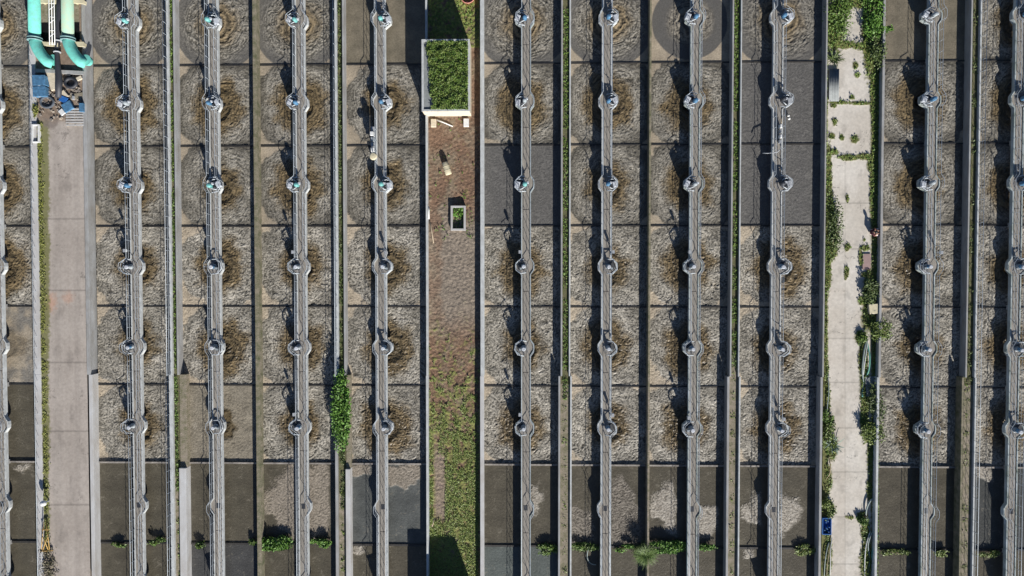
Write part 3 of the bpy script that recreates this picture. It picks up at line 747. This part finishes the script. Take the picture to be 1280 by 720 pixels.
# junction boxes
jb = None
for li, py in [(3,315),(3,519),(5,315),(5,518),(6,315),(6,518),(7,315),(7,521),(9,316),(4,316),(8,522),(1,313)]:
    pxc, side = WALK[li]; s = side if li != 9 else 1
    t = thing('junction_box', 'small pale junction box on the walkway %s, %s' % (['','just right of left road','','third right of left road','left of earth strip','right of earth strip','second right of earth strip','second left of mossy road','left of mossy road','right of mossy road'][li], 'above the fourth aerator' if py < 400 else 'above the sixth aerator'), 'junction box', (X(pxc)+s*(DW+.10), Y(py, .5), .05), 0, 'small junction boxes on the walkways')
    if jb is None:
        a = MB().box(-.07,.07,-.10,.10,.35,.62).mesh('cabinet'); a.materials.append(M['white'])
        b = MB().tube([(0,0,-.1),(0,0,.35)], .02, 6).mesh('stand'); b.materials.append(M['rail'])
        c = MB().box(-.085,.085,-.12,.12,.622,.65).mesh('lid'); c.materials.append(M['steel']); jb = (a,b,c)
    for nm, me in zip(('cabinet','stand','lid'), jb): link(nm, me, None, t)

# walkway equipment: valve run on lane 4, dosing gear on lane 8
x = X(466.5, .3)
t = thing('instrument_cabinet', 'row of pale instrument boxes on the walkway edge left of earth strip', 'instrument cabinet', (x, Y(176,.3), 0))
for (dy, w_, h_, m) in ((.95,.10,.35,'steel'),(.55,.13,.55,'white'),(.15,.12,.4,'grey'),(-.25,.10,.45,'steel'),(-.6,.12,.35,'white')):
    bevelmod(MB().box(-w_,w_,dy-.15,dy+.15,.05,h_).build('cabinet', M[m], t), .02)
MB().box(-.14,.14,-.85,1.15,-.02,.045).build('bracket_shelf', M['steel'], t)
t = thing('round_lamp', 'round cream dish-shaped lamp on a post beside the instrument boxes', 'lamp', (X(467.5,.9), Y(194.5,.9), 0))
MB().lathe([(.03,-.3),(.03,.8)], n=8).build('post', M['rail'], t)
MB().lathe([(.05,.78),(.27,.84),(.29,.90),(.22,.97),(.0,1.0)], n=18).build('lamp_shade', M['cream'], t)
t = thing('dosing_unit', 'white dosing hardware strung along the walkway just left of mossy road', 'dosing unit', (X(974,.3), Y(172,.3), 0))
for (dy, w_, h_, m) in ((.75,.09,.5,'white'),(.4,.07,.35,'steel'),(.0,.08,.5,'white'),(-.35,.1,.3,'steel')):
    bevelmod(MB().box(-w_,w_,dy-.12,dy+.12,.03,h_).build('housing', M[m], t), .02)
MB().tube([(0,-.5,.3),(0,-.9,.35),(-.25,-1.15,.3),(-.9,-1.2,.2),(-1.2,-1.15,.0)], .035, 6).build('outlet_pipe', M['steel'], t)
MB().tube([(.05,.95,.3),(.05,1.5,.35)], .04, 6).build('inlet_pipe', M['wood'], t)
t = thing('float_switch', 'pair of small white floats hanging beside the second-row aerator left of mossy road', 'float', (X(987,0), Y(144,0), -.7))
for (a, b) in ((0,0),(.06,-.22)): MB().lathe([(0,0),(.09,.06),(.10,.12),(.05,.2),(0,.22)], c=(a,b,.0), n=12).build('float_body', M['white'], t)
MB().tube([(0,0,.2),(-.3,.1,.75)], .01, 5).build('cable', M['dark'], t)
# basin-edge railings (own things)
def wall_rail(px, ya, yb, label, z=0, faint=False):
    t = thing('railing', label, 'railing', (X(px), 0, z), 0, 'railings on the basin walls')
    mb = MB(); mb.tube([(0,ya,RH),(0,yb,RH)], .018, 6); mb.build('top_rail', M['rail'], t)
    if not faint: MB().tube([(0,ya,RH*.5),(0,yb,RH*.5)], .010, 5).build('mid_rail', M['rail'], t)
    n = 0; y = ya+.1
    while y < yb and n < 99: p = link('post', post_me, None, t); p.location = (0, y, 0); y += .85; n += 1
wall_rail(212.6, ysp, YN-.3, 'upper railing on the left wall of the first green gutter')
wall_rail(210.3, YS+.3, ysp-.1, 'lower railing on the left wall of the first green gutter')
wall_rail(44.6, YS+.3, YN-.3, 'long railing on the basin wall left of the left road', -.3, True)
wall_rail(421, ysp, YN-.3, 'railing on the left wall of the gutter before the earth strip')
wall_rail(1221.2, YS+.3, YN-.3, 'long railing beside the gutter nearest the right edge')

# ------------------------------------------------------------------ grass-topped box, twin box further south
def planter(label, x0, x1, y0, y1, zt, seed):
    c = ((x0+x1)/2, (y0+y1)/2); t = thing('raised_tank', label, 'tank', (c[0], c[1], ZS-.2), 0, 'raised tanks on the earth strip')
    hx, hy = (x1-x0)/2, (y1-y0)/2; z = zt-ZS+.2; th = .10
    for a in ((-hx,-hx+th,-hy,hy),(hx-th,hx,-hy,hy),(-hx+th+.002,hx-th-.002,-hy,-hy+th),(-hx+th+.002,hx-th-.002,hy-th,hy)):
        MB().box(a[0],a[1],a[2],a[3],0,z).build('tank_wall', M['beige'], t)
    for a in ((-hx-.03,-hx+th+.02,-hy-.03,hy+.03),(hx-th-.02,hx+.03,-hy-.03,hy+.03),(-hx+th+.022,hx-th-.022,-hy-.03,-hy+th+.02),(-hx+th+.022,hx-th-.022,hy-th-.02,hy+.03)):
        MB().box(a[0],a[1],a[2],a[3],z+.002,z+.05).build('coping', M['kerb'], t)
    MB().box(-hx+th+.001,hx-th-.001,-hy+th+.001,hy-th-.001,z-.3,z-.04).build('lid_slab', M['slabgrey'], t)
    r = np.random.default_rng(seed); n = 26000
    xx = r.uniform(-hx+th, hx-th, n); yy = r.uniform(-hy+th, hy-th, n)
    e = -hx+.52+.22*vn(yy*1.3, yy*0, 3)+.12*vn(yy*5, yy*0, 4)+.15*(yy/hy)*-1
    k = vn(xx*2.2, yy*2.2, 5); keep = (xx > e) & (r.uniform(0,1,n) < .75+.4*k)
    g = np.stack([xx, yy, z-.04+r.uniform(0,1,n)*(.14+.14*(k+.5).clip(0,1))], -1)[keep]
    h = r.uniform(0,1,len(g))+vn(g[:,0]*3, g[:,1]*3, 9)*.8 > .45
    a = leafmesh('turf', g[h], .07, 'leaf', t, seed=3); b = leafmesh('turf', g[~h], .07, 'leaf_bright' if 0 else 'leaf_olive', t, seed=4)
    a['kind'] = 'stuff'; b['kind'] = 'stuff'
zt = 1.12
a = P(527.8,139,zt); b = P(586.8,49.5,zt)
planter('raised rectangular beige tank with a lush grass top on the earth strip', a.x, b.x, a.y, b.y, zt, 1)
planter('second raised grass-topped tank just below the view, shading the earth strip', a.x+.02, b.x, P(600,744,zt).y-5.4, P(600,744,zt).y, zt, 2)
# open inspection pit
c = P(572.5,272.5,-.2); hx, hy, th = .56, .93, .14; dz = ZS-.3
t = thing('inspection_pit', 'small open concrete pit with pale rim and green weeds inside', 'pit', (c.x, c.y, dz))
for a in ((-hx,-hx+th,-hy,hy),(hx-th,hx,-hy,hy),(-hx+th+.002,hx-th-.002,-hy,-hy+th),(-hx+th+.002,hx-th-.002,hy-th,hy)):
    MB().box(a[0],a[1],a[2],a[3],0,.62).build('rim', M['wall_clean'], t)
MB().box(-hx+th,hx-th,-hy+th,hy-th,.0,.03).build('pit_floor', M['gutter'], t)
r = np.random.default_rng(4); g = np.stack([r.uniform(-hx+th+.05,hx-th-.05,420), r.uniform(-hy+th,hy-th,420), r.uniform(.05,.35,420)], -1)
g[:,2] += .25*(g[:,1] > .1)
leafmesh('weeds', g, .11, 'leaf_bright', t, seed=2)

# ------------------------------------------------------------------ loose things on the earth strip
def lying_drum(label, p0, p1, r, m, name, cat):
    a, b = P(*p0, ZS+r), P(*p1, ZS+r); c = (a+b)/2; t = thing(name, label, cat, (c.x, c.y, ZS), math.atan2(b.y-a.y, b.x-a.x)); L = (b-a).length/2
    MB().tube([(-L,0,r),(-L*.95,0,r),(-L*.3,0,r),(L*.3,0,r),(L*.95,0,r),(L,0,r)], [r*.92,r,r*1.0,r,r,r*.92], 18).build('drum_body', M[m], t)
    for s in (-.33,.33): MB().tube([(L*s-.02,0,r),(L*s+.02,0,r)], r*1.04, 18).build('hoop', M[m], t)
    return t
lying_drum('cream drum lying on its side on the red earth below the tank', (561,218), (556,203), .24, 'cream', 'drum', 'drum')
def stick(label, p0, p1, r, m, name, cat, z=ZS, h=.08):
    a, b = P(*p0, z+h), P(*p1, z+h); c = (a+b)/2; o = MB().tube([a-c, (a-c)*.3+Vector((.02,.01,.01)), b-c], [r, r, r*.8], 7).build(name, M[m]); o.location = c; tag(o, label, cat); return o
stick('white plastic pipe lying on the red earth below the raised tank', (546,150), (566,158), .05, 'white', 'plastic_pipe', 'pipe')
stick('pale pole propped along the left wall of the earth strip', (535.5,258), (536,274), .06, 'white', 'pole', 'pole', h=.4)
stick('long bare timber pole lying beside the left wall of earth strip', (537,276), (542,304), .05, 'wood', 'timber_pole', 'pole')
stick('bent pale stick standing at the edge of the shaded lower earth strip', (540,658), (543,647), .045, 'wood', 'stick', 'stick', h=.3)
o = MB().box(-.2,.2,-.3,.3,0,.25).build('concrete_block', M['white']); o.location = P(582.8,153.5,ZS+.1)-Vector((0,0,.1)); bevelmod(o,.03); tag(o, 'white concrete block at the lower right corner of the raised tank', 'block')
o = MB().box(-.2,.2,-.3,.3,0,.22).build('plaster_block', M['beige']); o.location = P(542,154,ZS+.1)-Vector((0,0,.1)); bevelmod(o,.03); tag(o, 'beige block at the lower left corner of the raised tank', 'block')
t = thing('plastic_basin', 'salmon pink plastic tub on the earth strip at the top edge', 'tub', P(585,-3,ZS)); 
MB().lathe([(.0,.02),(.40,.02),(.50,.28),(.54,.28),(.44,.0),(0,0)], n=20).build('tub_shell', M['redplastic'], t)
MB().tube([(.52*math.cos(a*PI/10), .52*math.sin(a*PI/10), .29) for a in range(20)], .03, 6, closed=True).build('tub_lip', M['redplastic'], t)

# ------------------------------------------------------------------ pipework yard on the left road
z0 = ZR_L
pit = MB().box(X(50),X(103),Y(44),YN-.01,z0+.006,z0+.03); tag(pit.build('pit_slab', M['gutter_bare']), kind='structure')
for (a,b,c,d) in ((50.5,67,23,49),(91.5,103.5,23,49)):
    mb = MB().box(X(a),X(b),Y(d),Y(c),z0+.032,z0+.04); tag(mb.build('pit_shade_sheet', M['void']), kind='structure')  # flat sheet on the slab, its black paints the depth of an open pit
def pipe_thing(label, xp, m, mirror=0):
    zc = .45; r = .41
    c = P(xp, 20, zc); t = thing('water_pipe', label, 'pipe', (c.x, c.y, z0), 0, 'large turquoise pipes')
    zz = zc-z0
    ye = P(xp, 47, zc).y-c.y
    MB().tube([(0,YN-c.y-1,zz),(0,ye,zz)], r, 24).build('pipe_run', M[m], t)
    el = [(0,ye-.05)]; pts = []
    for k in range(9):
        a = k/8; pts.append((.02+.60*a**1.5+.22*a*a, ye-.15-1.75*a+.15*a*a, zz-.15*a*a))
    pts.append((pts[-1][0]+.25, pts[-1][1]-.10, zz-.35))
    MB().tube(pts, [r]*8+[r*.98,r*.9], 24).build('elbow', M['pipe_teal'], t)
    for k, dy in enumerate((0.02,-.16)):
        MB().tube([(0,ye+dy,zz),(0,ye+dy-.09,zz)], r+.10, 24).build('flange', M['flange'], t)
    p = pts[-1]
    MB().lathe([(.34,0),(.34,zz-.3),(.40,zz-.28),(.40,zz-.2),(.0,zz-.18)], c=(p[0]+.1,p[1]+.25,0), n=20).build('riser', M['pipe_teal'], t)
    for yy in (1.2, 3.2): MB().box(-.2,.2,yy-.1,yy+.1,0,zz-r+.03).build('saddle', M['wall'], t)
pipe_thing('bright turquoise water pipe with elbow, left of the two', 43, 'pipe_teal')
pipe_thing('faded turquoise water pipe with elbow, right of the two', 84.5, 'pipe_pale')
def beam(label, p0, p1, wd, z, m='cream', name='support_beam', cat='beam'):
    a, b = P(*p0, z), P(*p1, z); c = (a+b)/2; L = (b-a).length/2
    t = thing(name, label, cat, (c.x,c.y,z0), math.atan2(b.y-a.y,b.x-a.x))
    MB().box(-L,L,-wd,wd,z-z0-.14,z-z0).build('beam_top', M[m], t)
    for s in (-.8,.8): MB().box(L*s-.07,L*s+.07,-wd*.8,wd*.8,0,z-z0-.142).build('leg', M[m], t)
beam('cream beam between the two pipe flanges', (50,54), (72,56), .14, .3)
beam('cream beam right of the faded pipe flange', (91,55), (104,55), .17, .3)
beam('cream beam crossing between the pipes at the top edge', (50,1), (76,2), .15, .3)
beam('short cream beam right of the faded pipe at the top edge', (92,1), (104,2), .15, .3)
beam('pale concrete sill below the pipe elbows', (44,88), (104,91), .13, .1, 'wall')
# black rubber main
t = thing('rubber_main', 'black rubber pipe running down between the turquoise pipes', 'pipe', P(73,60,z0))
c = t.location
MB().tube([Vector((*P(px,py,.15).xy,.15))-c for px,py in ((76,-18),(75,10),(73,40),(71,62),(72,80),(74,100),(73,122))], [.25,.25,.22,.16,.2,.24,.2], 16).build('rubber_hose', M['rubber'], t)
for px,py in ((72.5,50),(71.5,64)): q = P(px,py,.15)-c; MB().tube([(q.x,q.y,q.z+c.z*0-.0),(q.x,q.y-.1,q.z)], .26, 16).build('clamp', M['steel'], t)
# lattice ladder
t = thing('lattice_ladder', 'white lattice ladder lying beside the black rubber pipe', 'ladder', P(65,25,.45)); c = t.location
xa, xb = P(61.5,25,.5).x-c.x, P(68,25,.5).x-c.x
for xx in (xa, (xa+xb)/2, xb): MB().tube([(xx,Y(52,.5)-c.y,.05),(xx,YN-c.y-1,.05)], .03, 6).build('stile', M['white'], t)
yy = Y(52,.5)-c.y+.1; k = 0
while yy < YN-c.y-1.2: MB().tube([(xa,yy,.05),(xb,yy+(.28 if k%2 else -.05),.05)], .022, 5).build('rung', M['white'], t); yy += .5; k += 1
# blue barrels / boxes
def lidded(label, px, py, w_, d_, h, m, rz=0, name='storage_box', cat='box', g=None, z=z0):
    q = P(px, py, z+h); t = thing(name, label, cat, (q.x,q.y,z), rz, g)
    bevelmod(MB().box(-w_,w_,-d_,d_,0,h-.08).build('box_body', M[m], t), .03); bevelmod(MB().box(-w_-.03,w_+.03,-d_-.03,d_+.03,h-.078,h).build('lid', M[m], t), .03)
    MB().box(-.08,.08,-d_-.05,-d_-.031,h-.14,h-.03).build('latch', M['steel'], t); return t
lidded('upper of two blue boxes on the left road yard', 48, 100, .46, .36, .55, 'blue', 0, g='blue boxes by the pipes')
lidded('lower of two blue boxes on the left road yard', 48.5, 114, .46, .36, .5, 'blue', .04, g='blue boxes by the pipes')
# tyre, reel, planks, scrap
def tyre(label, px, py, R, r, z=z0, m='rubber', tilt=0):
    q = P(px, py, z); o = MB().tube([(R*math.cos(a*PI/12), R*math.sin(a*PI/12)*.8, 0) for a in range(24)], r, 10, closed=True).build('tyre', M[m]); o.location = (q.x,q.y,z+r); o.rotation_euler = (tilt,0,0); tag(o, label, 'tyre')
tyre('dark old tyre right of the black rubber pipe', 90, 104, .42, .13)
tyre('small tyre leaning below the two blue boxes', 60, 128, .50, .09, m='old_rubber')
def slabt(label, px, py, w_, d_, h, m, rz=0, name='broken_slab', cat='slab', z=z0, tilt=0, g=None):
    q = P(px, py, z+h); o = MB().box(-w_,w_,-d_,d_,0,h, tilt=tilt).build(name, M[m]); o.location = (q.x,q.y,z+.004); o.rotation_euler = (0,0,rz); bevelmod(o,.02); return tag(o, label, cat, g)
slabt('tan concrete slab piece beside the black rubber pipe', 65, 99, .3, .8, .18, 'beige', .25)
slabt('small tan rubble piece left of the tyre pile', 80, 118, .2, .3, .15, 'beige', .7)
slabt('crumpled light blue plastic sheet beside the pallet', 84, 133, .38, .34, .22, 'blue', .5, 'plastic_sheet', 'sheet')
slabt('folded dark blue tarpaulin piece right of the black pipe end', 79, 124, .30, .22, .2, 'crate', -.4, 'tarpaulin', 'tarpaulin')
slabt('small blue can at the right wall beside the pallet', 101, 134, .15, .32, .35, 'blue', 0, 'jerry_can', 'can')
slabt('brown rusty plate next to the right wall of the yard', 96, 120, .5, .22, .08, 'gutter_bare', .15, 'rusty_plate', 'plate')
q = P(93,147,z0+.15); t = thing('pallet', 'weathered grey wooden pallet on the road below the yard scrap', 'pallet', (q.x,q.y,z0))
for k in range(7): MB().box(-.68,.68,-.62+k*.2,-.50+k*.2,.10,.125).build('slat', M['wall_clean'], t)
for s in (-.6,0,.6): MB().box(s-.05,s+.05,-.62,.70,.0,.099).build('bearer', M['wood'], t)
q = P(45.5,167,0); t = thing('white_frame', 'white open rectangular frame standing on the left verge', 'frame', (q.x,q.y,z0))
for (a,b,c,d) in ((-.27,-.19,-.68,.68),(.19,.27,-.68,.68),(-.188,.188,-.68,-.60),(-.188,.188,.60,.68)): MB().box(a,b,c,d,0,.25).build('frame_side', M['white'], t)
MB().box(-.188,.188,-.6,.6,.0,.02).build('frame_floor', M['wood'], t)
bush('yellowish weeds at the edge of the pipe yard', 'weeds', (46,138), z0, .2, .6, .3, 420, .09, 'leaf_yellow', None, 'weed_clump', 60)
r_ = random.Random(3)
for k in range(7):
    px, py = [(60,120),(70,112),(86,92),(98,98),(77,140),(56,90),(91,122)][k]
    m = ['steel','wood','dark','beige','white','gutter_bare','steel'][k]
    slabt(['thin steel offcut below the lower blue box','wood offcut crossing the yard left of the black pipe','dark scrap plate under the faded pipe elbow','beige rubble by the right wall near the tyre','white scrap strip left of the pallet','brown scrap near the left pipe elbow','bent steel strip between tyre and pallet'][k],
          px, py, r_.uniform(.08,.3), r_.uniform(.08,.2), r_.uniform(.05,.2), m, r_.uniform(0,3), 'scrap_piece', 'scrap')

# loose rubble strewn through the yard
mb = MB(); r2 = random.Random(11)
for k in range(170):
    px, py = r2.uniform(50,104), r2.uniform(88,150); q = P(px, py, z0); a_ = r2.uniform(.02,.09); b_ = r2.uniform(.02,.12); h_ = r2.uniform(.02,.10)
    mb.box(q.x-a_, q.x+a_, q.y-b_, q.y+b_, z0+.01, z0+.01+h_, rz=r2.uniform(0,3), tilt=r2.uniform(-.3,.3))
tag(mb.build('rubble', M['rubble']), kind='stuff')
# globe lamp, orange trestle, debris pile on the left verge
q = P(54.5,629,.5); t = thing('globe_lamp', 'white globe lamp on a short post at the left verge', 'lamp', (q.x,q.y,z0))
MB().lathe([(.04,0),(.04,.5)], n=8).build('post', M['rail'], t); MB().lathe([(.02,.46),(.15,.5),(.22,.62),(.20,.76),(.1,.84),(0,.86)], n=16).build('globe', M['white'], t)
t = thing('trestle', 'orange A-shaped metal trestle on the verge below the globe lamp', 'trestle', P(55,673,z0)); c = t.location
def q_(px,py,z): v = P(px,py,z)-c; return v
for (a,b) in (((60.5,651,.5),(54,690,-.1)),((59,651,.5),(63,690,-.1)),((59.5,654,.5),(58,689,-.1))): pass
for (a,b) in (((54.5,652),(51.5,688)),((57.5,652),(62,688)),((53,670),(61,689)),((60,670),(53,689))):
    MB().tube([q_(*a,.45), q_(*b,.0)], .028, 6).build('leg', M['orange'], t)
MB().tube([q_(50,689,.02), q_(66,688,.02)], .045, 6).build('crossbar', M['orange'], t)
MB().tube([q_(52,662,.3), q_(61,662,.3)], .04, 6).build('crossbar', M['orange'], t)
t = thing('debris_pile', 'pile of brown dry debris on the verge at the bottom left', 'debris', P(61,706,z0))
r = np.random.default_rng(3); leafmesh('dry_leaves', np.stack([r.normal(0,.27,900), r.normal(0,.7,900), r.uniform(.02,.22,900)],-1), .10, 'gutter_bare', t, seed=6)
MB().lathe([(.3,0),(.2,.08),(0,.12)], n=9).build('soil_heap', M['gutter_bare'], t)

# ------------------------------------------------------------------ right road things
t = thing('corrugated_panel', 'grey corrugated panel leaning on the wall of the mossy road', 'panel', P(1041.5,107,ZR_R)); t.location.z = ZR_R
mb = MB(); n = 24; vs = []; fs = []
for k in range(n+1):
    x = -.36+.72*k/n; zz = .16+.025*math.sin(k*PI/2)
    vs += [(x,-1.2,zz),(x,1.2,zz),(x,-1.2,zz-.03),(x,1.2,zz-.03)]
for k in range(n): b = k*4; fs += [(b,b+4,b+5,b+1),(b+2,b+3,b+7,b+6),(b,b+2,b+6,b+4),(b+1,b+5,b+7,b+3)]
mb.add(vs, fs, True).build('panel_sheet', M['slabgrey'], t)
for s in (-1,1): MB().box(-.36,.36,s*1.0-.05,s*1.0+.05,0,.10).build('batten', M['wood'], t)
def sheet(label, px, py, w_, d_, z, m, rz=0, name='steel_sheet', cat='sheet'):
    q = P(px,py,z); o = MB().box(-w_,w_,-d_,d_,0,.05).build(name, M[m]); o.location = q; o.rotation_euler = (0,0,rz); bevelmod(o,.01); tag(o,label,cat)
sheet('pinkish paving slab among the moss left of the lower shrub', 1083, 327, .30, .58, ZR_R+.03, 'pink', 0, 'paving_slab', 'slab')
sheet('grey sheet lying beside the looped hoses on the verge', 1089, 483, .42, .75, ZR_R+.06, 'slabgrey', .1)
lidded('cream box with dark notch between two shrubs on the verge', 1092.5, 386, .32, .34, .4, 'cream', .1, 'cream_box', 'box', None, ZR_R)
t = thing('plastic_crate', 'bright blue plastic crate on the left verge near the bottom', 'crate', (*P(1033.5,658,ZR_R+.3).xy, ZR_R)); hx, hy = .34, .62
for a in ((-hx,-hx+.05,-hy,hy),(hx-.05,hx,-hy,hy),(-hx+.052,hx-.052,-hy,-hy+.05),(-hx+.052,hx-.052,hy-.05,hy)): MB().box(*a,0,.34).build('crate_side', M['crate'], t)
MB().box(-hx+.05,hx-.05,-hy+.05,hy-.05,.0,.03).build('crate_floor', M['crate'], t)
for k in range(9):
    a = r_.uniform(-.2,.2); b = r_.uniform(-.5,.5); MB().lathe([(.06,.02),(.07,.1),(.06,.26),(.03,.32),(0,.33)], c=(a,b,.02), n=9).build('bottle', M['blue' if k%2 else 'crate'], t)
def hose(label, pts, r, m, z=ZR_R+.08, name='hose'):
    a = [P(x,y,z+(.12*math.sin(i*1.3))) for i,(x,y) in enumerate(pts)]
    # Catmull-Rom
    out = []
    for i in range(len(a)-1):
        p0 = a[max(0,i-1)]; p1 = a[i]; p2 = a[i+1]; p3 = a[min(len(a)-1,i+2)]
        for k in range(6):
            s = k/6; out.append(.5*((2*p1)+(p2-p0)*s+(2*p0-5*p1+4*p2-p3)*s*s+(3*p1-p0-3*p2+p3)*s**3))
    out.append(a[-1]); c = Vector(out[0]); o = MB().tube([p-c for p in out], r, 8).build(name, M[m]); o.location = c; tag(o, label, 'hose'); return o
hose('pale grey hose curving to the left of the green hose', [(1083,425),(1080,440),(1078,462),(1079,480),(1077,496)], .06, 'hose')
hose('green hose bowed outward to the right beside the grey sheet', [(1084,428),(1087,445),(1086,462),(1081,474),(1078,486),(1078,496)], .055, 'hose_green')
hose('thin white cable between the two looped hoses', [(1085,424),(1082,446),(1080,460),(1079,476),(1080,494)], .035, 'white')
hose('pale hose arching onto the road edge near the lower shrub', [(1095,622),(1088,626),(1083,637),(1083,650),(1087,664)], .06, 'hose')
hose('long grey hose coiling down the shaded right verge', [(1096,660),(1089,668),(1085,682),(1087,700),(1083,724)], .05, 'hose')
hose('greenish hose beside the long grey hose at the bottom', [(1097,668),(1093,680),(1090,695),(1093,712),(1091,726)], .045, 'hose_green')
hose('thin pale hose nearest the road at the bottom right verge', [(1088,664),(1083,680),(1081,700),(1081,724)], .035, 'white')
hose('brown hose looping below the agave on the left verge', [(1036,570),(1038,582),(1037,592),(1033,598),(1030,604)], .04, 'dry')
hose('pale thin pipe along the left verge above the agave', [(1035,468),(1036,490),(1034,512),(1036,530)], .035, 'hose')
hose('grey hose strand nearest the wall below the blue crate', [(1036,678),(1033,690),(1031,705),(1030,724)], .04, 'hose')
hose('pale hose strand in the middle below the blue crate', [(1038,678),(1036,692),(1034,708),(1033,724)], .035, 'dry')
hose('white hose strand nearest the road below the blue crate', [(1040,672),(1038,690),(1038,708),(1037,724)], .03, 'white')
hose('black cable hanging into basin at bottom of the sixth basin', [(744,683),(736,686),(734,696),(738,704),(745,706)], .04, 'hose', ZW+.12)

# ------------------------------------------------------------------ seated person on the road edge
def person():
    base = P(1086.5, 290.5, ZR_R)
    t = thing('person', 'person in a maroon top and pale trousers sitting on the mossy road edge', 'person', (base.x, base.y, ZR_R), 0)
    # faces +x; sits low on the kerb with knees forward
    V = []; E = []; R = []; T = []
    def j(p, r, tagm, par=None):
        V.append(p); R.append(r); T.append(tagm)
        if par is not None: E.append((par, len(V)-1))
        return len(V)-1
    pel = j((0,0,.18), .15, 't'); ab = j((.02,0,.28), .14, 's', pel); ch = j((.09,0,.40), .15, 's', ab); nk = j((.15,0,.50), .065, 'k', ch); hd0 = j((.18,0,.56), .085, 'k', nk); hd1 = j((.21,0,.64), .098, 'k', hd0); j((.22,0,.70), .07, 'k', hd1)
    for s in (-1,1):
        hip = j((.08,.12*s,.18), .125, 't', pel); kn = j((.50,.20*s,.30), .115, 't', hip); an = j((.62,.18*s,.08), .06, 't', kn); ft = j((.76,.19*s,.035), .04, 'd', an)
        sh = j((.11,.20*s,.44), .068, 's', ch); elb = j((.24,.31*s,.30), .048, 's', sh); wr = j((.36,.12*s,.40), .033, 'k', elb); pm = j((.43,.10*s,.42), .035, 'k', wr)
        for k in range(4):
            a = j((.50,.10*s+(k-1.5)*.020,.425), .010, 'k', pm); j((.53+.008*(k in (1,2)),.10*s+(k-1.5)*.021,.40), .008, 'k', a)
        a = j((.43,.06*s,.41), .011, 'k', pm); j((.46,.05*s,.40), .009, 'k', a)
    me = bpy.data.meshes.new('body'); me.from_pydata(V, E, []); o = bpy.data.objects.new('tmp', me); COL.objects.link(o)
    sk_ = o.modifiers.new('skin','SKIN'); sv = me.skin_vertices[0].data
    for i, r in enumerate(R): sv[i].radius = (r, r)
    sv[0].use_root = True
    o.modifiers.new('sub','SUBSURF').levels = 2
    dg = bpy.context.evaluated_depsgraph_get(); m2 = bpy.data.meshes.new_from_object(o.evaluated_get(dg)); m2.name = 'body'
    bpy.data.objects.remove(o)
    for m in ('skin','shirt','trousers','hair'): m2.materials.append(M[m])
    segs = [(Vector(V[a]), Vector(V[b]), T[b]) for a, b in E]
    for f in m2.polygons:
        c = f.center; best = None; bd = 1e9
        for a, b, tg in segs:
            d = b-a; s = max(0, min(1, (c-a).dot(d)/d.length_squared)); dd = (c-(a+d*s)).length
            if dd < bd: bd = dd; best = tg
        f.material_index = {'k':0,'s':1,'t':2,'d':3}[best]; f.use_smooth = True
    link('body', m2, None, t)
    mb = MB(); mb.lathe([(.112,-.02),(.115,.03),(.095,.085),(.05,.115),(0,.122)], c=(.195,0,.655), n=16); mb.build('hair', M['hair'], t)
    for s in (-1,1): MB().lathe([(0,-.02),(.018,-.01),(.018,.01),(0,.02)], c=(.20,s*.105,.62), n=8).build('ear', M['skin'], t)
    MB().lathe([(.018,-.02),(.014,.0),(.004,.03)], c=(.31,0,.61), n=8).build('nose', M['skin'], t)
    for s in (-1,1): MB().lathe([(0,-.01),(.012,0),(0,.01)], c=(.298,s*.035,.64), n=8).build('eye', M['dark'], t)
    MB().box(.292,.302,-.025,.025,.565,.573).build('mouth', M['shirt'], t)
    t.rotation_euler.z = .0
person()
# ------------------------------------------------------------------ render settings
sc.render.engine = 'CYCLES'
sc.render.resolution_x = 1024; sc.render.resolution_y = 576
